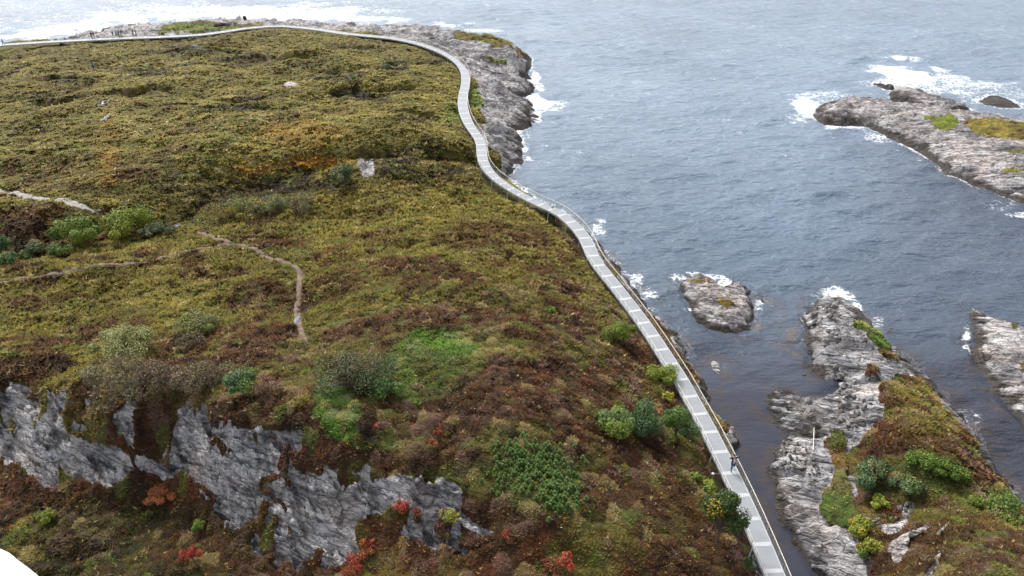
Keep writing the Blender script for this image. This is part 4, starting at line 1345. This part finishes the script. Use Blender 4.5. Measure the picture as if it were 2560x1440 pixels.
G1, G2, G3 = lin(70, 96, 40), lin(92, 118, 46), lin(58, 80, 40)
YG, YG2 = lin(140, 144, 52), lin(118, 132, 46)
GREY, GREY2, GB = lin(118, 118, 76), lin(104, 98, 66), lin(112, 94, 72)
PALE, PALE2 = lin(148, 150, 96), lin(126, 130, 76)
BG, BG2 = lin(74, 98, 66), lin(92, 116, 78)
RD, RD2, SAL = lin(150, 52, 38), lin(120, 44, 30), lin(160, 88, 60)
AUT = lin(150, 126, 44)
PUR = lin(104, 76, 68)
gb = 'bushes scattered over the moor'
bush(212, 536, 616, 45, [G1, G2, YG2], 'dense round green tree left of the yellow-green tree in the gully', 'small_tree', 'tree', leaf=.2, dens=1.2)
bush(320, 518, 600, 52, [YG, YG2, G2, YG], 'yellow-green autumn tree beside the end of the gravel path', 'small_tree', 'tree', leaf=.2, dens=1.2)
bush(8, 578, 655, 26, [BG, G1], 'grey-green bush cut by the left edge of the photo', group=gb)
bush(28, 622, 662, 20, [BG2, G2], 'low green bush just right of the bush at the left edge', group=gb)
bush(98, 603, 645, 20, [BG, GREY], 'grey-green bush between the left edge and the round green tree', group=gb)
bush(68, 625, 650, 14, [GREY, G2], 'smallest olive bush in the row left of the round green tree', group=gb)
bush(146, 600, 642, 23, [G2, YG2, BG2], 'light green bush directly left of the round green tree', group=gb)
bush(395, 555, 590, 30, [BG, GREY2], 'low dark bush directly right of the yellow-green tree', group=gb)
bush(585, 502, 546, 46, [YG2, G2, GREY, AUT], 'wide half-bare bush leftmost in the gully middle', group=gb, twig=.45)
bush(645, 512, 545, 18, [GREY2, GREY], 'small olive bush between the half-bare bush and the grey-olive bush', group=gb, twig=.3)
bush(696, 487, 537, 31, [GREY, GREY2, PALE2], 'rounded grey-olive bush in the middle of the gully', group=gb, twig=.35)
bush(755, 488, 536, 28, [GREY, PUR, PALE2], 'greyish bush with bare purple twigs right of the grey-olive bush', group=gb, twig=.5)
bush(864, 404, 472, 28, [BG, G3, GREY], 'dark grey-green bush at the left foot of the gully rock face', group=gb, leaf=.16)
bush(318, 800, 892, 66, [PALE, PALE2, PALE], 'spreading pale grey-green bush above the left cliff', group=gb, lobes=12, dens=.9, leaf=.13)
bush(510, 764, 842, 46, [GREY, PALE2, YG2], 'grey-olive bush on the slope left of the dirt path', group=gb, twig=.35)
bush(480, 824, 872, 28, [GREY2, GB], 'small brownish bush touching the grey-olive bush', group=gb, twig=.6)
bush(345, 893, 1030, 78, [GREY2, GB, GREY2], 'largest grey-brown twiggy bush on the brink of the left cliff', group=gb, twig=.65, dens=1.3, lobes=12)
bush(408, 905, 985, 30, [PUR, GB], 'purplish bare bush leaning on the largest twiggy bush', group=gb, twig=.75, cols2=lin(104, 80, 76))
bush(515, 893, 985, 57, [GREY2, GREY, GB], 'second grey-brown twiggy bush, between the purplish bush and the blue-green bush', group=gb, twig=.6, dens=1.2)
bush(612, 903, 998, 38, [BG, BG2, G2], 'blue-green leafy bush above the middle of the cliff', group=gb)
bush(660, 925, 985, 32, [PUR, lin(140, 100, 84)], 'bare reddish twiggy bush right of the blue-green bush', group=gb, twig=.85, cols2=lin(150, 104, 90), dens=.7)
bush(238, 912, 945, 22, [PALE2, GREY], 'thin olive bush above the left cliff, left of the largest twiggy bush', group=gb, twig=.4)
bush(895, 868, 992, 72, [GREY2, G3, BG, lin(84, 84, 56)], 'large dark grey-green bush in the middle of the near hill', group=gb, dens=1.2, lobes=12, leaf=.13)
bush(962, 928, 992, 30, [G2, BG2], 'lighter green bush against the right side of the dark grey-green bush', group=gb)
bush(1546, 798, 862, 36, [G2, YG2, lin(104, 112, 46)], 'green bush on the slope beside the middle of the walkway', group=gb, leaf=.13)
bush(1540, 1018, 1092, 38, [G2, BG2, YG2], 'leftmost of the three round green trees near the walkway', 'small_tree', 'tree', leaf=.13, dens=1.2)
bush(1607, 1000, 1085, 42, [G1, BG, G3], 'middle dark green tree of the three near the walkway', 'small_tree', 'tree', leaf=.13, dens=1.2)
bush(1686, 1013, 1112, 38, [G1, BG, G2], 'tallest tree of the three, closest to the walkway', 'small_tree', 'tree', leaf=.13, dens=1.2)
bush(1790, 1205, 1374, 42, [G3, G3, G1 * .8, G3 * .8, AUT, G3], 'big green tree turning yellow that overlaps the walkway edge', 'small_tree', 'tree', leaf=.14, dens=3.0, lobes=18)
bush(1382, 513, 552, 19, [G1, YG2, G2], 'small green tree growing over the walkway bend', 'small_tree', 'tree', leaf=.15)
bush(1656, 902, 962, 32, [YG2, G2, YG], 'yellow-green bush overhanging the walkway upstream of the three trees', group=gb, leaf=.12)
bush(1862, 1392, 1440, 13, [G1, G3], 'thin green sapling at the lower edge of the walkway', group=gb, leaf=.1)
bush(970, 160, 183, 9, [BG2, BG], 'tiny blue-green bush in a dip of the far moor', group=gb)
bush(557, 57, 69, 15, [lin(82, 58, 54), lin(70, 50, 48)], 'dark purple-brown heather mound behind the far walkway', group=gb)
bush(2165, 1158, 1232, 44, [BG, GREY, G3], 'grey-green bush in the hollow of the right headland', group=gb)
for a, t_, b_, w_, lab in ((2275, 1128, 1165, 30, 'leftmost low fern of the bright green row on the headland slope'), (2318, 1138, 1182, 36, 'second low fern of the bright green row on the headland slope'),
                           (2362, 1152, 1198, 36, 'third low fern of the bright green row on the headland slope'), (2402, 1170, 1206, 26, 'rightmost low fern of the bright green row on the headland slope')):
    bush(a, t_, b_, w_ * .85, [G2 * .8, YG2 * .75, lin(86, 108, 40)], lab, 'fern', 'fern', 'ferns on the headland slope', leaf=.15, trunk=False)
bush(2490, 1238, 1292, 52, [GREY, YG2 * .8, G2 * .8], 'olive bush at the shore side of the headland, by the right edge', group=gb)
bush(2270, 1205, 1250, 36, [G2 * .8, BG2 * .7, GREY], 'low green bush between the fern thicket and the stone heap', group=gb)
bush(2190, 1245, 1270, 22, [YG, G2], 'small yellowish bush beside the stone heap on the headland', group=gb)
bush(2140, 1300, 1350, 30, [YG, YG2, AUT], 'yellow-green shrub in the headland hollow above the grey shingle', group=gb)
bush(2165, 1345, 1400, 26, [YG, AUT, G2], 'second yellowish shrub, at the foot of the headland knoll', group=gb)
bush(1424, 564, 582, 12, [YG, YG2], 'little lime-green bush inland of the walkway bend', group=gb)
bush(1376, 762, 782, 11, [YG2, G2], 'lone lime-green tussock on the near hill', group=gb)
bush(1668, 975, 1006, 11, [YG, lin(170, 166, 44)], 'bright yellow-green shrub beside the walkway above the three trees', group=gb)
bush(1740, 1178, 1205, 13, [YG2, G2], 'yellow-green shrub beside the round marker of the walkway', group=gb)
bush(1768, 1200, 1248, 20, [YG, YG2, G2], 'larger yellow-green shrub below the round marker of the walkway', group=gb)
bush(127, 1277, 1311, 15, [YG, YG2], 'round pale yellow bush alone in the dark hollow at lower left', group=gb, leaf=.09)
bush(500, 1170 + 130, 1335, 14, [G2, YG2], 'green bush at the foot of the middle cliff', group=gb, leaf=.09)
gr = 'red autumn shrubs'
RM = [RD, RD2, lin(120, 76, 44), lin(96, 84, 44)]
bush(1012, 1258, 1300, 22, [RD, RD, RD2, SAL], 'vivid red shrub on the cliff brink', 'red_shrub', 'shrub', gr, leaf=.1, dens=.6, lobes=6)
bush(1042, 1278, 1306, 14, [RD2, RD, BROWN], 'smaller dull red shrub just right of the vivid red shrub', 'red_shrub', 'shrub', gr, leaf=.1, dens=.5, lobes=5)
bush(920, 1345, 1395, 22, [SAL, lin(150, 96, 46), RD2], 'orange shrub at the right end of the cliff foot', 'red_shrub', 'shrub', gr, leaf=.1, dens=.5, lobes=6)
bush(890, 1385, 1440, 28, [RD2, RD, lin(120, 76, 44), SAL], 'dark red shrub below the orange shrub at the cliff foot', 'red_shrub', 'shrub', gr, leaf=.1, dens=.55, lobes=7)
bush(1415, 1380, 1440, 24, [SAL, RD, lin(160, 84, 60)], 'tallest salmon-red shrub at the bottom edge of the photo', 'red_shrub', 'shrub', gr, leaf=.1, dens=.55, lobes=6)
bush(1375, 1405, 1448, 26, [RD2, SAL, BROWN, lin(120, 76, 44)], 'brownish red shrub left of the tallest salmon-red shrub', 'red_shrub', 'shrub', gr, leaf=.1, dens=.5, lobes=7)
bush(488, 1360, 1412, 20, [RD, RD2, lin(150, 60, 46)], 'red shrub in the hollow below the middle cliff', 'red_shrub', 'shrub', gr, leaf=.09, dens=.5, lobes=5)
bush(462, 1385, 1410, 16, [lin(130, 84, 48), RD2], 'faded reddish shrub left of the red shrub in the hollow', 'red_shrub', 'shrub', gr, leaf=.09, dens=.45, lobes=5)
bush(1095, 1065, 1100, 12, [lin(150, 70, 40), RD2], 'upper of two reddish orange shrubs high on the near hill', 'red_shrub', 'shrub', gr, leaf=.09, dens=.5, lobes=4)
bush(1082, 1092, 1125, 15, [lin(150, 76, 40), RD2, lin(140, 100, 44)], 'lower of two reddish orange shrubs high on the near hill', 'red_shrub', 'shrub', gr, leaf=.09, dens=.5, lobes=5)
bush(1265, 1335, 1352, 18, [SAL, RD2, BROWN], 'small salmon shrub just past the right tip of the cliff', 'red_shrub', 'shrub', gr, leaf=.09, dens=.45, lobes=5)
bush(1130, 1292, 1330, 20, [AUT, YG2], 'yellow autumn shrub right of the vivid red shrub', 'yellow_shrub', 'shrub', leaf=.1, dens=.7)
bush(415, 1215, 1262, 38, [lin(160, 100, 60), lin(140, 84, 56)], 'russet shrub where the two cliffs meet', 'russet_shrub', 'shrub', leaf=.1, dens=.7)

# young spruces in a dense thicket: one built, the others copied with their parts
SP_C = [lin(80, 104, 50), lin(94, 118, 54), lin(66, 94, 50)]


def make_spruce(seed):
    g = np.random.default_rng(seed)
    root = empty('young_spruce', (0, 0, 0))
    v, f = tube((0, 0, -.1), (0, 0, .75), .03, .01)
    mesh_obj('trunk', v, f, M_BARK, root)
    n = 130
    t = g.random(n) ** .7
    a = g.random(n) * 6.283
    rr_ = .20 * (1 - t) + .03
    p = np.stack([np.cos(a) * rr_ * .5, np.sin(a) * rr_ * .5, .05 + t * .75], 1)
    d = np.stack([np.cos(a), np.sin(a), .5 + .4 * g.random(n)], 1) * (rr_ * .9 + .06)[:, None]
    s_ = np.stack([-np.sin(a), np.cos(a), 0 * a], 1) * .045
    q = np.stack([p - s_, p + s_, p + d], 1)
    c = np.array(SP_C)[g.integers(0, 3, n)] * (.9 + .6 * g.random((n, 1)))
    mesh_obj('crown', q.reshape(-1, 3), np.arange(n * 3).reshape(-1, 3), M_LEAF, root, cols=np.repeat(c, 3, 0))
    tag(root, 'knee-high young spruce packed in the dark green thicket of the near hill', 'spruce', 'young spruces in the dense thicket')
    return root


protos = [make_spruce(k) for k in range(4)]
kids = {p.name: list(p.children) for p in protos}
SPZ = [(1255, 1120), (1320, 1105), (1400, 1130), (1420, 1165), (1415, 1230), (1430, 1262), (1390, 1262), (1340, 1215), (1270, 1185), (1240, 1150)]
placed, k, tries = [], 0, 0
while k < 280 and tries < 30000:
    tries += 1
    if rg.random() < .7:
        qx, qy = rg.gauss(1330, 46), rg.gauss(1165, 30)
    else:
        qx, qy = rg.gauss(1400, 24), rg.gauss(1235, 24)
    if any(abs(qx - a) < 6.5 and abs(qy - b) < 5 for a, b in placed):
        continue
    placed.append((qx, qy))
    x, y, z = hit(qx, qy)
    if k < 4:
        o = protos[k]
    else:
        p0 = protos[k % 4]
        o = p0.copy()
        COL.objects.link(o)
        for ch in kids[p0.name]:
            c = ch.copy()
            COL.objects.link(c)
            c.parent = o
    o.location = (x, y, z)
    o.rotation_euler = (0, 0, rg.uniform(0, 6.28))
    sc = rg.uniform(.32, .62)
    o.scale = (sc * 1.25, sc * 1.25, sc)
    k += 1
print('spruces', k)

# ------------------------------------------------------------------ the walkway
walk = empty('elevated_walkway', tuple(WMID[len(WMID) // 2]))
tag(walk, 'long winding pale steel walkway on short legs with thin railings', 'walkway')
WO = np.array(WMID[len(WMID) // 2])


def prism(quad, th):
    """slab under a top quad (4 points, counter-clockwise from above)"""
    q = [Vector(v) for v in quad]
    b = [v - Vector((0, 0, th)) for v in q]
    return q + b, [[0, 1, 2, 3], [7, 6, 5, 4], [0, 4, 5, 1], [1, 5, 6, 2], [2, 6, 7, 3], [3, 7, 4, 0]]


def wpart(name, V, F_, mat, parent=None):
    V = [tuple(np.array(v) - WO) for v in V]
    o = mesh_obj(name, V, F_, mat, parent or walk)
    return o


npan = len(WMID)
first_panel = first_strip = None
for i in range(npan - 1):
    l0, r0, l1, r1 = WL[i], WR[i], WL[i + 1], WR[i + 1]
    b0 = .06
    li0, ri0 = l0 + (r0 - l0) * b0, r0 + (l0 - r0) * b0
    li1, ri1 = l1 + (r1 - l1) * b0, r1 + (l1 - r1) * b0
    L = np.linalg.norm((l1 + r1 - l0 - r0) / 2)
    sw = min(.40, .15 * L) / L / 2
    lerp = lambda a, b, t: a + (b - a) * t
    q = [lerp(li0, li1, sw), lerp(ri0, ri1, sw), lerp(ri0, ri1, 1 - sw), lerp(li0, li1, 1 - sw)]
    dz = np.array([0, 0, -.012])
    V, F_ = prism([p + dz for p in q][::-1] if np.cross((q[1] - q[0])[:2], (q[2] - q[0])[:2]) < 0 else [p + dz for p in q], .045)
    wpart('grating_panel', V, F_, M_GRATE)
    if i > 0:
        lm, rm = WL[i - 1], WR[i - 1]
        lim, rim = lm + (rm - lm) * b0, rm + (lm - rm) * b0
        Lm = np.linalg.norm((l0 + r0 - lm - rm) / 2)
        swm = min(.40, .15 * Lm) / Lm / 2
        q = [lerp(li0, lim, swm), lerp(ri0, rim, swm), ri0, lerp(ri0, ri1, sw), lerp(li0, li1, sw), li0]
        if np.cross((q[1] - q[0])[:2], (q[3] - q[0])[:2]) < 0:
            q = q[::-1]
        V = [Vector(p) for p in q] + [Vector(p) - Vector((0, 0, .06)) for p in q]
        F_ = [list(range(6)), [11, 10, 9, 8, 7, 6]] + [[(k + 1) % 6, k, 6 + k, 6 + (k + 1) % 6] for k in range(6)]
        wpart('cross_strip', V, F_, M_STRIP)

for side, (E, I) in enumerate(((WL, WR), (WR, WL))):
    V, F_ = [], []
    for i in range(npan):
        o_ = E[i]
        inn = E[i] + (I[i] - E[i]) * .0588
        up = np.array([0, 0, .025])
        dn = np.array([0, 0, -.26])
        V += [o_ + up, inn + up, inn + dn, o_ + dn]
        if i:
            a, b = 4 * (i - 1), 4 * i
            for k in range(4):
                F_.append([a + k, a + (k + 1) % 4, b + (k + 1) % 4, b + k])
    wpart('edge_beam', V, F_, M_BEAM)


def polytube(pts, r, n=6):
    pts = [Vector(p) for p in pts]
    V, F_ = [], []
    for i, p in enumerate(pts):
        d = (pts[min(i + 1, len(pts) - 1)] - pts[max(i - 1, 0)]).normalized()
        u = d.cross(Vector((0, 0, 1))).normalized()
        w = u.cross(d)
        for k in range(n):
            t = 2 * math.pi * k / n
            V.append(p + u * math.cos(t) * r + w * math.sin(t) * r)
        if i:
            for k in range(n):
                F_.append([(i - 1) * n + k, (i - 1) * n + (k + 1) % n, i * n + (k + 1) % n, i * n + k])
    F_.append(list(range(n))[::-1])
    F_.append(list(range(len(V) - n, len(V))))
    return V, F_


def rail_h(i):
    py = project(*[np.array(v) for v in WMID[i]])[1]
    return float(np.interp(py, [90, 330, 520, 760, 1440], [1.15, 1.05, .95, .78, .68]))


def railing(E, I, i0, i1, mat, r=.032):
    top, post = [], []
    for i in range(i0, i1 + 1):
        out = (E[i] - I[i]) / np.linalg.norm(E[i] - I[i])
        h = rail_h(i)
        b = E[i] + out * .03
        top.append(b + out * .06 + np.array([0, 0, h]))
        post.append((b + np.array([0, 0, -.2]), top[-1]))
        if i < i1:
            E2, I2 = (E[i] + E[i + 1]) / 2, (I[i] + I[i + 1]) / 2
            o2 = (E2 - I2) / np.linalg.norm(E2 - I2)
            b2 = E2 + o2 * .03
            top.append(b2 + o2 * .06 + np.array([0, 0, (h + rail_h(i + 1)) / 2]))
            post.append((b2 + np.array([0, 0, -.2]), top[-1]))
    V, F_ = polytube(top, r)
    hr = wpart('handrail', V, F_, mat)
    n = len(post)
    # the hundred that show largest are parts of their own, the rest one piece
    order = range(n - 1, -1, -1)
    rest = []
    for c, k in enumerate(order):
        a, b = post[k]
        if c < 99:
            V, F_ = tubes([(tuple(a), tuple(b), .022, .018)], 5)
            wpart('railing_post', V, F_, M_POST, hr)
        else:
            rest.append((tuple(a), tuple(b), .03, .025))
    if rest:
        V, F_ = tubes(rest, 5)
        o = wpart('railing_post', V, F_, M_RAIL, hr)
        o['kind'] = 'stuff'
    V, F_ = [], []
    for lv in (.25, .5, .75):
        v, f = polytube([np.array(a) + (np.array(b) - np.array(a)) * lv + np.array([0, 0, .05]) for a, b in post], .004, 3)
        o_ = len(V)
        V += v
        F_ += [[q + o_ for q in w] for w in f]
    wpart('railing_wire', V, F_, M_POST, hr)
    return hr


pyw = np.array([float(project(*[np.array(v) for v in p])[1]) for p in WMID])
pxw = np.array([float(project(*[np.array(v) for v in p])[0]) for p in WMID])
railing(WR, WL, 2, npan - 1, M_RAIL)
railing(WL, WR, int(np.argmax(pyw > 635)), npan - 1, M_RAIL, .024)
i0 = int(np.argmax((pyw > 392) & (pxw > 1150)))
i1 = int(np.argmax((pyw > 490) & (pxw > 1150)))
railing(WL, WR, i0, i1, M_RAIL, .024)
i0 = int(np.argmax((pxw > 975)))
i1 = int(np.argmax((pxw > 1095)))
railing(WL, WR, i0, i1, M_POST, .03)
for i in range(1, npan - 1, 2):
    for E, I in ((WL, WR), (WR, WL)):
        p = E[i] + (I[i] - E[i]) * .09
        gz = max(float(hz(p[0], p[1])), -.6)
        if p[2] - gz > .35:
            out = (E[i] - I[i]) / np.linalg.norm(E[i] - I[i])
            q = p + out * .12 * (p[2] - gz)
            V, F_ = tubes([((p[0], p[1], p[2] - .2), (q[0], q[1], gz - .25), .05, .05)], 6)
            wpart('support_leg', V, F_, M_LEG)

# round marker on a thin arm at the walkway edge
i = int(np.argmin(np.abs(pyw - 1180)))
p = WL[i] + np.array([0, 0, -.05])
out = (WL[i] - WR[i]) / np.linalg.norm(WL[i] - WR[i])
mk = empty('round_marker', tuple(p))
tag(mk, 'small white round marker on a thin arm at the walkway edge', 'marker')
e = out * .62 + np.array([0, 0, .12])
V, F_ = tubes([((0, 0, 0), tuple(e), .016, .016)], 6)
mesh_obj('arm', V, F_, M_POST, mk)
bm = bmesh.new()
bmesh.ops.create_uvsphere(bm, u_segments=16, v_segments=10, radius=.13)
for v in bm.verts:
    v.co.z *= .6
me = bpy.data.meshes.new('disc')
bm.to_mesh(me); bm.free()
me.materials.append(M_WHITE)
o = bpy.data.objects.new('disc', me)
COL.objects.link(o)
o.parent = mk
o.location = tuple(e + out * .1)

# white pole lying on the headland rock
a, b = np.array(hit(2032, 1081)), np.array(hit(2030, 1137))
c = (a + b) / 2
up = max(float(hz(*(a + (b - a) * t)[:2])) - (a + (b - a) * t)[2] for t in np.linspace(0, 1, 20)) + .06
V, F_ = tubes([(tuple(a - c), tuple(b - c), .04, .05)], 8)
pole = mesh_obj('driftwood_pole', V, F_, make_plain('bleached_wood', (.55, .53, .5), .8))
pole.location = tuple(c + np.array([0, 0, up]))
tag(pole, 'straight white pole lying on the ledges of the headland', 'pole')

# ------------------------------------------------------------------ people
SKIN = make_plain('skin', (.52, .33, .25), .6, 0, .05)
HAIRM = make_plain('dark_hair', (.04, .03, .02), .7, 0, .1)
CLOTH = {}


def cloth(c):
    if c not in CLOTH:
        CLOTH[c] = make_plain('cloth', c, .85, 0, .12, 9)
    return CLOTH[c]


def person(x, y, z, rz, label, jacket, trousers, pose='stand', hgt=1.75, shirt=None, group=None, hair=None):
    root = empty('person', (x, y, z), rz)
    k = hgt / 1.75
    J = dict(pelvis=(0, 0, .95), waist=(0, 0, 1.10), chest=(0, .01, 1.32), neck=(0, .02, 1.48), head=(0, .03, 1.56), top=(0, .03, 1.70),
             hl=(-.1, 0, .90), kl=(-.11, .03, .50), al=(-.11, 0, .08), tl=(-.12, .16, .04),
             hr=(.1, 0, .90), kr=(.11, .03, .50), ar=(.11, 0, .08), tr=(.12, .16, .04),
             sl=(-.18, 0, 1.42), el=(-.25, -.02, 1.14), wl=(-.26, .10, .90), ml=(-.26, .13, .82),
             sr=(.18, 0, 1.42), er=(.25, -.02, 1.14), wr=(.26, .10, .90), mr=(.26, .13, .82))
    if pose == 'run':
        J.update(kl=(-.12, .10, .52), al=(-.13, -.34, .44), tl=(-.13, -.36, .28), kr=(.10, .12, .50), ar=(.10, .04, .08), tr=(.10, .20, .05),
                 el=(-.42, .06, 1.46), wl=(-.24, .14, 1.66), ml=(-.17, .14, 1.70), er=(.42, .06, 1.46), wr=(.24, .14, 1.66), mr=(.17, .14, 1.70))
    elif pose == 'walk':
        J.update(kl=(-.1, .18, .52), al=(-.1, .26, .10), tl=(-.1, .42, .08), kr=(.1, -.02, .50), ar=(.1, -.24, .12), tr=(.1, -.12, .04),
                 el=(-.25, -.14, 1.16), wl=(-.25, -.06, .92), ml=(-.25, -.03, .84), er=(.25, .12, 1.16), wr=(.24, .30, .98), mr=(.24, .35, .92))
    elif pose == 'photo':
        J.update(el=(-.28, .14, 1.22), wl=(-.12, .34, 1.46), ml=(-.06, .38, 1.50), er=(.28, .14, 1.22), wr=(.12, .34, 1.46), mr=(.06, .38, 1.50))
    R_ = dict(pelvis=.155, waist=.14, chest=.165, neck=.06, head=.095, top=.075, hl=.10, kl=.07, al=.05, tl=.045, hr=.10, kr=.07, ar=.05, tr=.045,
              sl=.075, el=.055, wl=.04, ml=.038, sr=.075, er=.055, wr=.04, mr=.038)
    E_ = [('pelvis', 'waist'), ('waist', 'chest'), ('chest', 'neck'), ('neck', 'head'), ('head', 'top'), ('pelvis', 'hl'), ('hl', 'kl'), ('kl', 'al'), ('al', 'tl'),
          ('pelvis', 'hr'), ('hr', 'kr'), ('kr', 'ar'), ('ar', 'tr'), ('chest', 'sl'), ('sl', 'el'), ('el', 'wl'), ('wl', 'ml'), ('chest', 'sr'), ('sr', 'er'), ('er', 'wr'), ('wr', 'mr')]
    nm = list(J)
    me = bpy.data.meshes.new('body_base')
    me.from_pydata([tuple(c * k for c in J[n_]) for n_ in nm], [(nm.index(a), nm.index(b)) for a, b in E_], [])
    o = bpy.data.objects.new('body_base', me)
    COL.objects.link(o)
    o.modifiers.new('skin', 'SKIN')
    sv = me.skin_vertices[0].data
    for i_, n_ in enumerate(nm):
        sv[i_].radius = (R_[n_] * k, R_[n_] * k * (.72 if n_ in ('pelvis', 'waist', 'chest') else 1))
        sv[i_].use_root = (n_ == 'pelvis')
    sb = o.modifiers.new('sub', 'SUBSURF')
    sb.levels = sb.render_levels = 1
    dg = bpy.context.evaluated_depsgraph_get()
    bme = bpy.data.meshes.new_from_object(o.evaluated_get(dg))
    bpy.data.objects.remove(o)
    bme.name = 'body'
    bme.materials.clear()
    mats = [cloth(trousers), cloth(jacket), SKIN, cloth(shirt or jacket), cloth((.03, .03, .03))]
    for m_ in mats:
        bme.materials.append(m_)
    seg_m = {}
    for a, b in E_:
        if b in ('head', 'top'):
            seg_m[(a, b)] = 2
        elif b in ('ml', 'mr'):
            seg_m[(a, b)] = 2
        elif b in ('tl', 'tr'):
            seg_m[(a, b)] = 4
        elif b in ('hl', 'kl', 'al', 'hr', 'kr', 'ar'):
            seg_m[(a, b)] = 0
        else:
            seg_m[(a, b)] = 1
    for p_ in bme.polygons:
        p_.use_smooth = True
        c_ = p_.center
        bd, bm_ = 9, 0
        for (a, b), m_ in seg_m.items():
            A_, B_ = Vector(J[a]) * k, Vector(J[b]) * k
            t = max(0, min(1, (c_ - A_).dot(B_ - A_) / (B_ - A_).length_squared))
            d_ = (c_ - A_ - (B_ - A_) * t).length - .5 * R_[b]
            if d_ < bd:
                bd, bm_ = d_, m_
        if bm_ == 1 and shirt and c_.y > .03 and abs(c_.x) < .075 and c_.z < 1.48 * k:
            bm_ = 3
        p_.material_index = bm_
    body = bpy.data.objects.new('body', bme)
    COL.objects.link(body)
    body.parent = root
    bm = bmesh.new()
    bmesh.ops.create_uvsphere(bm, u_segments=10, v_segments=8, radius=.108 * k)
    for v in list(bm.verts):
        if v.co.y > .05 * k and v.co.z < .04 * k:
            v.co.y *= .3
        if v.co.z < -.05 * k:
            v.co.z = -.05 * k
    hm = bpy.data.meshes.new('hair')
    bm.to_mesh(hm); bm.free()
    hm.materials.append(hair or HAIRM)
    ho = bpy.data.objects.new('hair', hm)
    COL.objects.link(ho)
    ho.parent = root
    ho.location = (0, -.005 * k, 1.655 * k)
    tag(root, label, 'person', group)
    return root


def deck_at(px, py):
    """point of the deck seen at a photo pixel"""
    z = walk_z(py)
    for _ in range(3):
        x, y = at(px, py, z)
        k = int(np.argmin((WMID[:, 0] - x) ** 2 + (WMID[:, 1] - y) ** 2))
        z = WMID[k, 2]
    return float(x), float(y), float(z) + .03


x, y, z = deck_at(1829, 1177)
person(x, y, z, math.pi + .15, 'person in dark jacket, white shirt and jeans running on the near walkway', (.035, .025, .03), (.03, .05, .10), 'run', 1.82, shirt=(.8, .8, .8))
x, y, z = hit(234, 173)
person(x, y, z, 1.2, 'person in bright blue top standing alone out on the moor', (.03, .16, .55), (.015, .018, .03), 'photo', 1.85)
gp = 'walkers on the far walkway'
for (px, py, rz, lab, j, t, pose) in (
        (9, 113, -1.2, 'person in dark blue walking at the far left end of the walkway', (.03, .04, .10), (.03, .035, .06), 'walk'),
        (230, 95.5, .4, 'person in black, left one of the pair on the far walkway', (.02, .02, .025), (.02, .022, .035), 'stand'),
        (236, 95.5, -.3, 'person in black and navy, right one of the pair on the far walkway', (.025, .03, .06), (.03, .04, .08), 'walk'),
        (284, 93, 1.0, 'person in maroon coat at the left end of the group of four', (.10, .035, .04), (.05, .045, .05), 'walk'),
        (292, 92.5, .2, 'person in light blue jacket in the group of four', (.06, .33, .62), (.05, .07, .12), 'stand'),
        (298, 92.5, -.5, 'person in dark teal jacket beside the light blue jacket', (.02, .10, .16), (.02, .03, .05), 'photo'),
        (305, 91.5, .8, 'person in brown coat at the right end of the group of four', (.16, .10, .08), (.12, .12, .13), 'walk'),
        (334, 90.5, .5, 'person in dark navy with arms up, first of the last pair', (.03, .035, .07), (.02, .025, .05), 'photo'),
        (341, 90.5, -.6, 'person in dark blue-grey, last of the last pair', (.05, .07, .12), (.03, .04, .07), 'stand')):
    x, y, z = deck_at(px, py)
    person(x, y, z, rz, lab, j, t, pose, 1.85, group=gp)

# ------------------------------------------------------------------ light
SUN_EL, SUN_AZ = math.radians(52), math.radians(-35)      # azimuth measured from +Y towards +X
wd = bpy.data.worlds.new('World')
scene.world = wd
wd.use_nodes = True
nt = wd.node_tree
bg = nt.nodes['Background']
sky = nd(nt, 'ShaderNodeTexSky', sky_type='NISHITA')
sky.sun_disc = False
sky.sun_elevation = SUN_EL
sky.sun_rotation = SUN_AZ
sky.air_density, sky.dust_density, sky.ozone_density = 1.0, 4.0, 1.0
hs = nd(nt, 'ShaderNodeHueSaturation')
hs.inputs['Saturation'].default_value = 0.34          # cloud cover
nt.links.new(sky.outputs[0], hs.inputs['Color'])
nt.links.new(hs.outputs[0], bg.inputs[0])
bg.inputs[1].default_value = 0.14
sd = bpy.data.lights.new('sun', 'SUN')
sd.energy = 1.5
sd.angle = math.radians(14)
sd.color = (1, .97, .93)
so = bpy.data.objects.new('sun', sd)
COL.objects.link(so)
dirv = Vector((math.sin(SUN_AZ) * math.cos(SUN_EL), math.cos(SUN_AZ) * math.cos(SUN_EL), math.sin(SUN_EL)))
so.rotation_euler = dirv.to_track_quat('Z', 'Y').to_euler()
so.location = (0, 0, 80)

vs = scene.view_settings
vs.view_transform = 'Standard'
vs.look = 'None'
vs.exposure = 0.9
vs.gamma = 1
vs.use_curve_mapping = False
scene.cycles.max_bounces = 5
scene.cycles.diffuse_bounces = 3
scene.cycles.glossy_bounces = 3
